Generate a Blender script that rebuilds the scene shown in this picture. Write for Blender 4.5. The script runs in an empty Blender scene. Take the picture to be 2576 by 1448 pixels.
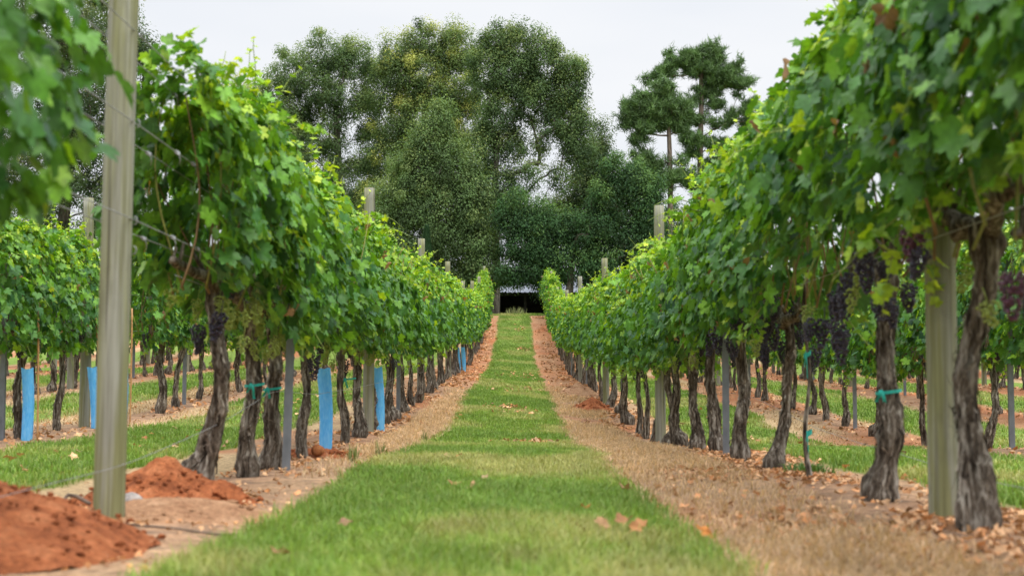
import bpy, math
import numpy as np
from mathutils import Vector, Matrix
R = math.radians
rng = np.random.default_rng(7)
SC = bpy.context.scene
COL = SC.collection

# ------------------------------------------------------------------ camera / projection planning helper
F, CX, CY, HX, HY, CAMZ = 3576.0, 1287.5, 724.0, 1301.0, 974.0, 0.467
PITCH = math.atan((HY - CY) / F)
YAW = math.atan((HX - CX) / F)          # camera looks slightly left of the row direction

def at(px, py, Y):
    """world point at distance Y along the rows that is seen in direction (px, py) of the 2575-wide photo"""
    x, y = (px - CX) / F, (CY - py) / F
    c, s = math.cos(PITCH), math.sin(PITCH)
    d = np.array([x, c - y * s, s + y * c])
    cy, sy = math.cos(YAW), math.sin(YAW)
    d = np.array([d[0] * cy - d[1] * sy, d[0] * sy + d[1] * cy, d[2]])
    k = Y / d[1]
    return np.array([d[0] * k, Y, CAMZ + d[2] * k])

# ------------------------------------------------------------------ layout constants
XL, XR, PITCHX = -1.353, 1.397, 2.75
ROWS_L = [XL - PITCHX * k for k in range(5)]
ROWS_R = [XR + PITCHX * k for k in range(5)]
_py = np.array([-40, 0, 9, 13.2, 20, 27.9, 36, 43, 49.4, 54, 58.5, 61, 66, 74, 100, 160, 900], float)
_pz = np.array([0, 0, 0, .01, .277, .64, .92, 1.42, 2.06, 2.68, 3.36, 3.56, 3.55, 3.3, 3.1, 3.0, 3.0])
_h = np.diff(_py); _d = np.diff(_pz) / _h
_m = np.zeros(len(_py)); _m[0] = _d[0]; _m[-1] = _d[-1]
for _i in range(1, len(_py) - 1):
    if _d[_i - 1] * _d[_i] > 0:
        w1, w2 = 2 * _h[_i] + _h[_i - 1], _h[_i] + 2 * _h[_i - 1]
        _m[_i] = (w1 + w2) / (w1 / _d[_i - 1] + w2 / _d[_i])

def profile(y):
    y = np.clip(np.asarray(y, float), _py[0], _py[-1])
    i = np.clip(np.searchsorted(_py, y, side='right') - 1, 0, len(_py) - 2)
    t = (y - _py[i]) / _h[i]
    return ((1 + 2 * t) * (1 - t) ** 2 * _pz[i] + t * (1 - t) ** 2 * _h[i] * _m[i]
            + t * t * (3 - 2 * t) * _pz[i + 1] + t * t * (t - 1) * _h[i] * _m[i + 1])

def sstep(a, b, x):
    t = np.clip((np.asarray(x, float) - a) / (b - a), 0, 1)
    return t * t * (3 - 2 * t)

class Noise2:
    def __init__(self, seed, n=512):
        self.g = np.random.default_rng(seed).random((n, n)); self.n = n
    def __call__(self, x, y):
        x = np.asarray(x, float); y = np.asarray(y, float)
        xi = np.floor(x).astype(int); yi = np.floor(y).astype(int)
        u = x - xi; v = y - yi
        u = u * u * (3 - 2 * u); v = v * v * (3 - 2 * v)
        g, n = self.g, self.n
        a = g[xi % n, yi % n]; b = g[(xi + 1) % n, yi % n]
        c = g[xi % n, (yi + 1) % n]; d = g[(xi + 1) % n, (yi + 1) % n]
        return (a * (1 - u) + b * u) * (1 - v) + (c * (1 - u) + d * u) * v
    def fbm(self, x, y, o=4):
        s = 0; a = .5; t = 0
        for k in range(o):
            s = s + a * self(x * 2 ** k + 17 * k, y * 2 ** k + 31 * k); t += a; a *= .5
        return s / t
N1, N2, N3 = Noise2(1), Noise2(2), Noise2(3)

def ground_z(x, y):
    x = np.asarray(x, float); y = np.asarray(y, float)
    z = profile(y)
    cs = sstep(9, 17, y) * (1 - sstep(42, 58, y))
    z = z - .07 * np.clip(x + 1.35, -1, 3.2) * cs
    near = 1 - sstep(25, 60, y)
    z = z + near * (N1.fbm(x * 1.3 + 50, y * .5 + 50, 3) - .5) * .045
    # the strip under the vines is a little higher, the lane a little hollowed
    u = np.abs(((x - XL + PITCHX / 2) % PITCHX) - PITCHX / 2)
    z = z + .025 * np.exp(-(u / .45) ** 2) * (1 - sstep(55, 60, y))
    return z
def gz(x, y): return float(ground_z(x, y))

# ------------------------------------------------------------------ mesh helpers
def mesh_np(name, verts, tris=None, quads=None, mats=(), col=None, smooth=True, matidx=None):
    me = bpy.data.meshes.new(name)
    verts = np.asarray(verts, np.float32).reshape(-1, 3)
    tris = np.zeros((0, 3), np.int32) if tris is None else np.asarray(tris, np.int32).reshape(-1, 3)
    quads = np.zeros((0, 4), np.int32) if quads is None else np.asarray(quads, np.int32).reshape(-1, 4)
    nt, nq = len(tris), len(quads)
    me.vertices.add(len(verts)); me.vertices.foreach_set('co', verts.ravel())
    me.loops.add(nt * 3 + nq * 4)
    me.loops.foreach_set('vertex_index', np.concatenate([tris.ravel(), quads.ravel()]).astype(np.int32))
    me.polygons.add(nt + nq)
    ls = np.concatenate([np.arange(nt) * 3, nt * 3 + np.arange(nq) * 4]).astype(np.int32)
    me.polygons.foreach_set('loop_start', ls)
    me.polygons.foreach_set('use_smooth', np.full(nt + nq, smooth, bool))
    if matidx is not None: me.polygons.foreach_set('material_index', np.asarray(matidx, np.int32))
    for m in mats: me.materials.append(m)
    if col is not None:
        a = me.attributes.new('col', 'FLOAT_COLOR', 'POINT')
        c = np.ones((len(verts), 4), np.float32); c[:, :np.shape(col)[1]] = col
        a.data.foreach_set('color', c.ravel())
    me.update(calc_edges=True)
    me.validate()
    return me

class MB:
    """collects pieces of ONE part"""
    def __init__(self): self.v = []; self.t = []; self.q = []; self.c = []; self.n = 0
    def add(self, v, t=None, q=None, c=None):
        v = np.asarray(v, float).reshape(-1, 3)
        if t is not None and len(t): self.t.append(np.asarray(t, int).reshape(-1, 3) + self.n)
        if q is not None and len(q): self.q.append(np.asarray(q, int).reshape(-1, 4) + self.n)
        if c is not None:
            c = np.asarray(c, float)
            if c.ndim == 1: c = np.tile(c[:3], (len(v), 1))
            self.c.append(c[:, :3])
        else: self.c.append(np.full((len(v), 3), .5))
        self.v.append(v); self.n += len(v)
    def mesh(self, name, mats, smooth=True):
        return mesh_np(name, np.concatenate(self.v), np.concatenate(self.t) if self.t else None,
                       np.concatenate(self.q) if self.q else None, mats, np.concatenate(self.c), smooth)
    def box(self, lo, hi, c=None):
        (a, b, d), (e, f, g) = lo, hi
        v = [(a, b, d), (e, b, d), (e, f, d), (a, f, d), (a, b, g), (e, b, g), (e, f, g), (a, f, g)]
        q = [(0, 3, 2, 1), (4, 5, 6, 7), (0, 1, 5, 4), (1, 2, 6, 5), (2, 3, 7, 6), (3, 0, 4, 7)]
        self.add(v, q=q, c=c)
    def tube(self, pts, rad, n=6, c=None, cap=True, disp=None):
        pts = np.asarray(pts, float); m = len(pts)
        rad = np.full(m, rad, float) if np.isscalar(rad) else np.asarray(rad, float)
        tan = np.gradient(pts, axis=0); tan /= np.linalg.norm(tan, axis=1)[:, None] + 1e-9
        ref = np.array([1.0, 0, 0]) if abs(tan[0][0]) < .8 else np.array([0, 1.0, 0])
        u = np.zeros_like(pts); w = np.zeros_like(pts)
        p = ref
        for i in range(m):
            p = p - tan[i] * p.dot(tan[i]); p /= np.linalg.norm(p) + 1e-9
            u[i] = p; w[i] = np.cross(tan[i], p)
        th = np.arange(n) * 2 * math.pi / n
        rr = rad[:, None] * np.ones((1, n))
        if disp is not None: rr = rr * disp
        v = pts[:, None, :] + rr[:, :, None] * (np.cos(th)[None, :, None] * u[:, None, :] + np.sin(th)[None, :, None] * w[:, None, :])
        i = np.arange(m - 1)[:, None]; j = np.arange(n)[None, :]; k = (j + 1) % n
        q = np.stack([i * n + j, i * n + k, (i + 1) * n + k, (i + 1) * n + j], -1).reshape(-1, 4)
        v = v.reshape(-1, 3); t = []
        if cap:
            v = np.concatenate([v, pts[:1], pts[-1:]])
            for a in range(n):
                t.append((m * n, (a + 1) % n, a)); t.append((m * n + 1, (m - 1) * n + a, (m - 1) * n + (a + 1) % n))
        self.add(v, t=t, q=q, c=c)

def link(name, data, parent=None, loc=(0, 0, 0), rot=(0, 0, 0), sc=(1, 1, 1)):
    o = bpy.data.objects.new(name, data); COL.objects.link(o)
    o.location = loc; o.rotation_euler = rot; o.scale = sc
    if parent is not None: o.parent = parent
    return o
def tag(o, label=None, cat=None, group=None, kind=None):
    if label: o['label'] = label
    if cat: o['category'] = cat
    if group: o['group'] = group
    if kind: o['kind'] = kind
    return o
def empty(name, loc, label, cat, group=None, rz=0):
    return tag(link(name, None, None, loc, (0, 0, rz)), label, cat, group)

# ------------------------------------------------------------------ materials
def new_mat(name):
    m = bpy.data.materials.new(name); m.use_nodes = True
    nt = m.node_tree; nt.nodes.clear()
    out = nt.nodes.new('ShaderNodeOutputMaterial')
    return m, nt, out
def N(nt, t, **kw):
    n = nt.nodes.new(t)
    for k, v in kw.items():
        if k in n.inputs: n.inputs[k].default_value = v
        else: setattr(n, k, v)
    return n
def L(nt, a, b): nt.links.new(a, b)
def noise(nt, vec, scale, detail=4, rough=.55, w=None):
    n = N(nt, 'ShaderNodeTexNoise'); n.inputs['Scale'].default_value = scale
    n.inputs['Detail'].default_value = detail; n.inputs['Roughness'].default_value = rough
    if vec is not None: L(nt, vec, n.inputs['Vector'])
    return n
def mapping(nt, vec, scale):
    m = N(nt, 'ShaderNodeMapping'); m.inputs['Scale'].default_value = scale; L(nt, vec, m.inputs['Vector']); return m.outputs[0]
def ramp(nt, fac, stops):
    r = N(nt, 'ShaderNodeValToRGB'); e = r.color_ramp.elements
    while len(e) < len(stops): e.new(.5)
    for el, (p, c) in zip(e, stops): el.position = p; el.color = (*c, 1) if len(c) == 3 else c
    L(nt, fac, r.inputs[0]); return r.outputs[0]
def mix(nt, fac, a, b, blend='MIX'):
    m = N(nt, 'ShaderNodeMix', data_type='RGBA', blend_type=blend)
    for s, x in ((m.inputs[0], fac), (m.inputs[6], a), (m.inputs[7], b)):
        if isinstance(x, (int, float)): s.default_value = x
        elif isinstance(x, tuple): s.default_value = (*x, 1)[:4]
        else: L(nt, x, s)
    return m.outputs[2]
def math_(nt, op, a, b=None):
    m = N(nt, 'ShaderNodeMath', operation=op)
    for s, x in zip(m.inputs, (a, b)):
        if x is None: continue
        if isinstance(x, (int, float)): s.default_value = x
        else: L(nt, x, s)
    return m.outputs[0]
def bump(nt, h, strength, dist=.01):
    b = N(nt, 'ShaderNodeBump'); b.inputs['Strength'].default_value = strength; b.inputs['Distance'].default_value = dist
    L(nt, h, b.inputs['Height']); return b.outputs[0]
def principled(nt, out, col, rough=.7, spec=.3, nrm=None, metal=0):
    p = N(nt, 'ShaderNodeBsdfPrincipled')
    if isinstance(col, tuple): p.inputs['Base Color'].default_value = (*col, 1)
    else: L(nt, col, p.inputs['Base Color'])
    if isinstance(rough, (int, float)): p.inputs['Roughness'].default_value = rough
    else: L(nt, rough, p.inputs['Roughness'])
    p.inputs['Specular IOR Level'].default_value = spec
    p.inputs['Metallic'].default_value = metal
    if nrm is not None: L(nt, nrm, p.inputs['Normal'])
    if out is not None: L(nt, p.outputs[0], out.inputs[0])
    return p

def mat_leaf(name, trans=.35, rough=.42, spec=.45, tint=(1.5, 1.35, .55), nscale=60):
    m, nt, out = new_mat(name)
    a = N(nt, 'ShaderNodeAttribute', attribute_name='col')
    tc = N(nt, 'ShaderNodeTexCoord')
    n = noise(nt, tc.outputs['Object'], nscale, 3)
    v = ramp(nt, n.outputs[0], [(.3, (.72, .72, .72)), (.7, (1.2, 1.2, 1.2))])
    oi = N(nt, 'ShaderNodeObjectInfo')
    c = mix(nt, 1.0, a.outputs['Color'], v, 'MULTIPLY')
    back = N(nt, 'ShaderNodeNewGeometry').outputs['Backfacing']
    pale = mix(nt, .14, c, (.30, .36, .22))
    c2 = mix(nt, back, c, pale)
    p = principled(nt, None, c2, rough, spec)
    t = N(nt, 'ShaderNodeBsdfTranslucent')
    L(nt, mix(nt, 1.0, c, tint, 'MULTIPLY'), t.inputs[0])
    s = N(nt, 'ShaderNodeMixShader'); s.inputs[0].default_value = trans
    L(nt, p.outputs[0], s.inputs[1]); L(nt, t.outputs[0], s.inputs[2]); L(nt, s.outputs[0], out.inputs[0])
    return m
def mat_attr(name, rough=.8, spec=.2, nscale=40, lo=.7, hi=1.25, bump_s=0):
    m, nt, out = new_mat(name)
    a = N(nt, 'ShaderNodeAttribute', attribute_name='col')
    tc = N(nt, 'ShaderNodeTexCoord')
    n = noise(nt, tc.outputs['Object'], nscale, 4)
    v = ramp(nt, n.outputs[0], [(.3, (lo,) * 3), (.7, (hi,) * 3)])
    c = mix(nt, 1.0, a.outputs['Color'], v, 'MULTIPLY')
    principled(nt, out, c, rough, spec, bump(nt, n.outputs[0], bump_s, .01) if bump_s else None)
    return m
def mat_bark(name, dark, mid, light, sc=(30, 30, 4), bs=.9, bd=.012):
    m, nt, out = new_mat(name)
    tc = N(nt, 'ShaderNodeTexCoord')
    oi = N(nt, 'ShaderNodeObjectInfo')
    addv = N(nt, 'ShaderNodeVectorMath', operation='ADD'); L(nt, tc.outputs['Object'], addv.inputs[0])
    cmb = N(nt, 'ShaderNodeCombineXYZ'); L(nt, math_(nt, 'MULTIPLY', oi.outputs['Random'], 37.0), cmb.inputs[2]); L(nt, cmb.outputs[0], addv.inputs[1])
    wob = noise(nt, addv.outputs[0], 9, 2)
    v2 = N(nt, 'ShaderNodeVectorMath', operation='MULTIPLY_ADD')
    L(nt, wob.outputs[1], v2.inputs[0]); v2.inputs[1].default_value = (.05, .05, .05); L(nt, addv.outputs[0], v2.inputs[2])
    n = noise(nt, mapping(nt, v2.outputs[0], sc), 1.6, 6, .65)
    n2 = noise(nt, addv.outputs[0], 6, 3)
    c = ramp(nt, n.outputs[0], [(.36, dark), (.5, mid), (.66, light)])
    c = mix(nt, ramp(nt, n2.outputs[0], [(.4, (0,) * 3), (.7, (.55,) * 3)]), c, dark)
    a = N(nt, 'ShaderNodeAttribute', attribute_name='col')
    c = mix(nt, 1.0, c, mix(nt, .5, a.outputs['Color'], (1, 1, 1)), 'MULTIPLY')
    principled(nt, out, c, .9, .15, bump(nt, n.outputs[0], bs, bd))
    return m
def mat_wood_post():
    m, nt, out = new_mat('weathered_post_wood')
    tc = N(nt, 'ShaderNodeTexCoord'); oi = N(nt, 'ShaderNodeObjectInfo')
    addv = N(nt, 'ShaderNodeVectorMath', operation='ADD'); L(nt, tc.outputs['Object'], addv.inputs[0])
    cmb = N(nt, 'ShaderNodeCombineXYZ'); k = math_(nt, 'MULTIPLY', oi.outputs['Random'], 53.0); L(nt, k, cmb.inputs[2]); L(nt, cmb.outputs[0], addv.inputs[1])
    v = addv.outputs[0]
    grain = noise(nt, mapping(nt, v, (45, 45, 1.2)), 2.0, 6, .6)
    crack = noise(nt, mapping(nt, v, (26, 26, .5)), 1.0, 3, .5)
    moss = noise(nt, mapping(nt, v, (14, 14, 1.1)), 1.0, 4, .6)
    blot = noise(nt, mapping(nt, v, (9, 9, 4)), 1.0, 4, .6)
    base = ramp(nt, grain.outputs[0], [(.3, (.24, .225, .18)), (.55, (.37, .355, .30)), (.75, (.47, .45, .39))])
    green = ramp(nt, grain.outputs[0], [(.3, (.18, .175, .062)), (.7, (.33, .32, .125))])
    c = mix(nt, ramp(nt, moss.outputs[0], [(.41, (0,) * 3), (.58, (.78,) * 3)]), base, green)
    c = mix(nt, ramp(nt, blot.outputs[0], [(.55, (0,) * 3), (.75, (.5,) * 3)]), c, (.15, .14, .10))
    c = mix(nt, ramp(nt, crack.outputs[0], [(.29, (.8,) * 3), (.34, (0,) * 3)]), c, (.10, .085, .065))
    c = mix(nt, 1.0, c, (.72, .745, .73), 'MULTIPLY')
    principled(nt, out, c, .85, .2, bump(nt, grain.outputs[0], .4, .004))
    return m
def mat_metal():
    m, nt, out = new_mat('galvanised_steel')
    tc = N(nt, 'ShaderNodeTexCoord')
    n = noise(nt, mapping(nt, tc.outputs['Object'], (8, 8, 3)), 3, 5, .6)
    c = ramp(nt, n.outputs[0], [(.3, (.135, .15, .17)), (.7, (.215, .235, .26))])
    principled(nt, out, c, .5, .5, metal=.35)
    return m
def mat_tube():
    m, nt, out = new_mat('blue_plastic_sleeve')
    tc = N(nt, 'ShaderNodeTexCoord')
    n = noise(nt, mapping(nt, tc.outputs['Object'], (30, 30, 9)), 2, 4, .6)
    n2 = noise(nt, mapping(nt, tc.outputs['Object'], (12, 12, 3)), 1, 3)
    c = ramp(nt, n.outputs[0], [(.3, (.11, .49, .90)), (.55, (.19, .60, .96)), (.8, (.36, .70, .97))])
    c = mix(nt, ramp(nt, n2.outputs[0], [(.5, (0,) * 3), (.7, (.35,) * 3)]), c, (.32, .62, .93))
    p = principled(nt, None, c, .45, .35, bump(nt, n2.outputs[0], .4, .01))
    t = N(nt, 'ShaderNodeBsdfTranslucent'); L(nt, c, t.inputs[0])
    s = N(nt, 'ShaderNodeMixShader'); s.inputs[0].default_value = .35
    L(nt, p.outputs[0], s.inputs[1]); L(nt, t.outputs[0], s.inputs[2]); L(nt, s.outputs[0], out.inputs[0])
    return m
def mat_plain(name, c, rough=.6, spec=.3, nscale=20, var=.25, metal=0):
    m, nt, out = new_mat(name)
    tc = N(nt, 'ShaderNodeTexCoord'); n = noise(nt, tc.outputs['Object'], nscale, 4)
    v = ramp(nt, n.outputs[0], [(.3, (1 - var,) * 3), (.7, (1 + var,) * 3)])
    principled(nt, out, mix(nt, 1.0, c, v, 'MULTIPLY'), rough, spec, metal=metal)
    return m
def mat_grape(name, lo, hi, bloom, rough=.45):
    m, nt, out = new_mat(name)
    tc = N(nt, 'ShaderNodeTexCoord'); n = noise(nt, tc.outputs['Object'], 70, 3); n2 = noise(nt, tc.outputs['Object'], 28, 2)
    c = ramp(nt, n.outputs[0], [(.3, lo), (.7, hi)])
    c = mix(nt, ramp(nt, n2.outputs[0], [(.45, (0,) * 3), (.7, (.6,) * 3)]), c, bloom)
    principled(nt, out, c, rough, .4)
    return m
def mat_soil(name, dark, mid, light, scale=1.0):
    m, nt, out = new_mat(name)
    tc = N(nt, 'ShaderNodeTexCoord')
    n = noise(nt, tc.outputs['Object'], 9 * scale, 6, .65); n2 = noise(nt, tc.outputs['Object'], 55 * scale, 5, .65)
    c = ramp(nt, n.outputs[0], [(.3, dark), (.52, mid), (.72, light)])
    c = mix(nt, 1.0, c, ramp(nt, n2.outputs[0], [(.3, (.6,) * 3), (.68, (1.25,) * 3)]), 'MULTIPLY')
    h = math_(nt, 'ADD', n.outputs[0], n2.outputs[0])
    principled(nt, out, c, .95, .1, bump(nt, h, .9, .03))
    return m
def mat_ground():
    m, nt, out = new_mat('vineyard_ground')
    a = N(nt, 'ShaderNodeAttribute', attribute_name='col')
    sep = N(nt, 'ShaderNodeSeparateColor'); L(nt, a.outputs['Color'], sep.inputs[0])
    tc = N(nt, 'ShaderNodeTexCoord'); v = tc.outputs['Object']
    nb = noise(nt, v, 2.2, 6, .65); nf = noise(nt, v, 38, 5, .7); nm = noise(nt, v, 11, 5, .65)
    soil = ramp(nt, nb.outputs[0], [(.3, (.24, .15, .092)), (.5, (.43, .255, .15)), (.7, (.55, .35, .215))])
    soil = mix(nt, ramp(nt, nm.outputs[0], [(.44, (0,) * 3), (.62, (.85,) * 3)]), soil, (.19, .125, .088))
    red = ramp(nt, nm.outputs[0], [(.3, (.30, .10, .042)), (.7, (.52, .22, .10))])
    soil = mix(nt, sep.outputs[2], soil, red)
    straw = ramp(nt, nf.outputs[0], [(.3, (.36, .245, .125)), (.7, (.66, .47, .27))])
    soil = mix(nt, sep.outputs[1], soil, straw)
    grass = ramp(nt, nm.outputs[0], [(.3, (.10, .15, .032)), (.55, (.17, .25, .045)), (.75, (.30, .30, .10))])
    c = mix(nt, sep.outputs[0], soil, grass)
    c = mix(nt, 1.0, c, ramp(nt, nf.outputs[0], [(.3, (.62,) * 3), (.7, (1.3,) * 3)]), 'MULTIPLY')
    principled(nt, out, c, .95, .1, bump(nt, math_(nt, 'ADD', nf.outputs[0], nm.outputs[0]), .8, .03))
    return m

M_LEAF = mat_leaf('grape_leaf', .30, .48, .28, (1.6, 1.5, .35))
M_DRYLEAF = mat_leaf('dry_leaf', .15, .7, .15, (1.3, 1.1, .8), 30)
M_TREELEAF = mat_leaf('oak_leaf', .3, .65, .15, (1.35, 1.35, .6), 3)
M_NEEDLE = mat_leaf('pine_needle', .12, .55, .25, (1.2, 1.2, .7), 3)
M_GRASS = mat_leaf('grass_blade', .3, .55, .2, (1.25, 1.2, .6), 4)
M_STEM = mat_attr('green_shoot', .55, .3, 30)
M_BARK = mat_bark('vine_bark', (.026, .019, .014), (.15, .118, .09), (.46, .42, .36))
M_TREEBARK = mat_bark('tree_bark', (.05, .043, .036), (.12, .105, .088), (.20, .18, .155), (6, 6, 1.2), .8, .05)
M_PINEBARK = mat_bark('pine_bark', (.08, .06, .048), (.16, .125, .10), (.24, .195, .16), (6, 6, 2.4), .8, .05)
M_POST = mat_wood_post()
M_METAL = mat_metal()
M_TUBE = mat_tube()
M_STAKE = mat_plain('bamboo_stake', (.45, .24, .10), .6, .3, 25)
M_WIRE = mat_plain('galvanised_wire', (.30, .305, .31), .5, .45, 20, .3, .5)
M_TIE = mat_plain('turquoise_ribbon', (.02, .36, .30), .45, .4, 20, .3)
M_HOSE = mat_plain('dark_root', (.15, .11, .085), .85, .15, 30, .5)
M_PURPLE = mat_grape('purple_grape', (.012, .009, .018), (.035, .02, .04), (.085, .09, .14))
M_RED = mat_grape('red_grape', (.05, .012, .03), (.12, .03, .06), (.13, .09, .13))
M_GREEN = mat_grape('green_grape', (.19, .25, .035), (.29, .35, .055), (.31, .36, .10))
M_CLAY = mat_soil('red_clay', (.18, .052, .021), (.38, .122, .048), (.52, .20, .088))
M_PALECLAY = mat_soil('pale_clay', (.30, .15, .08), (.44, .245, .135), (.54, .33, .20))
M_GROUND = mat_ground()

# ------------------------------------------------------------------ leaves
def leaf_template(half):
    pts = [(a, r) for a, r in half]
    full = pts + [(-a, r) for a, r in reversed(pts) if 0 < a < 179]
    x = [0.0] + [r * math.sin(R(a)) for a, r in full]
    y = [0.0] + [r * math.cos(R(a)) for a, r in full]
    n = len(full)
    t = [(0, 1 + (i + 1) % n, 1 + i) for i in range(n)]
    return np.array(x), np.array(y), np.array(t)
LT_HI = leaf_template([(0, 1.0), (9, .80), (17, .83), (30, .58), (44, .80), (56, .93), (66, .76), (78, .78), (92, .56), (108, .70), (124, .74), (142, .60), (160, .52), (176, .10)])
LT_LO = leaf_template([(0, 1.0), (32, .64), (58, .92), (92, .60), (128, .72), (165, .45), (180, .08)])
LT_DRY = leaf_template([(0, 1.0), (30, .55), (58, .85), (95, .5), (130, .6), (180, .3)])
LT_OAK = (np.array([0, 0, .5, 0, -.5]), np.array([.5, 0, .45, 1, .45]), np.array([(1, 2, 3), (1, 3, 4)]))

def put_leaves(mb, P, Nn, T, S, C, tpl, rs, cup=.25, fold=.22, wav=.08):
    """a curved blade per row of P: position, normal, tip direction, size, colour"""
    x, y, t = tpl
    n = len(P)
    Nn = Nn / (np.linalg.norm(Nn, axis=1)[:, None] + 1e-9)
    T = T - Nn * (T * Nn).sum(1)[:, None]; T /= np.linalg.norm(T, axis=1)[:, None] + 1e-9
    B = np.cross(T, Nn)
    r2 = x * x + y * y; th = np.arctan2(x, y)
    a = rs.normal(fold, .18, n)[:, None]; b = np.abs(rs.normal(cup, .2, n))[:, None]
    ph = rs.uniform(0, 6.28, n)[:, None]
    z = a * np.abs(x)[None] - b * r2[None] * (y[None] > -.2) + wav * np.sin(3 * th[None] + ph) * np.sqrt(r2)[None]
    asp = rs.uniform(.85, 1.1, n)[:, None]
    V = P[:, None, :] + S[:, None, None] * ((x[None] * asp)[..., None] * B[:, None, :] + y[None, :, None] * T[:, None, :] + z[..., None] * Nn[:, None, :])
    k = len(x)
    tri = (t[None] + (np.arange(n) * k)[:, None, None]).reshape(-1, 3)
    cc = np.repeat(C, k, axis=0)
    shade = np.tile(np.where(r2 < .02, 1.12, 1.0), n)[:, None]
    mb.add(V.reshape(-1, 3), t=tri, c=cc * shade)

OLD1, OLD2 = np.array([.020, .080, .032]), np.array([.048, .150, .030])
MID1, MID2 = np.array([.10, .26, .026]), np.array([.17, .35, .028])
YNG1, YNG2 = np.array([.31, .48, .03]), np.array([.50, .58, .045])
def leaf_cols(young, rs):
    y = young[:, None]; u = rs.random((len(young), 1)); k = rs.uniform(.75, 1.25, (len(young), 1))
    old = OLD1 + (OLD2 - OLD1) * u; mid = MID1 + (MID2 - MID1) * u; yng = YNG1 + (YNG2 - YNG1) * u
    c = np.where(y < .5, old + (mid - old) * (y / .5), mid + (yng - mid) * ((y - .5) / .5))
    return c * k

def wav1(rs, n=3, f0=2.0):
    a = rs.uniform(.4, 1, n); f = f0 * (1 + np.arange(n)) * rs.uniform(.8, 1.2, n); p = rs.uniform(0, 6.28, n)
    return lambda t, q=0: sum(a[i] * np.sin(f[i] * t + p[i] + q * (1.3 + i)) for i in range(n)) / a.sum()

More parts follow.
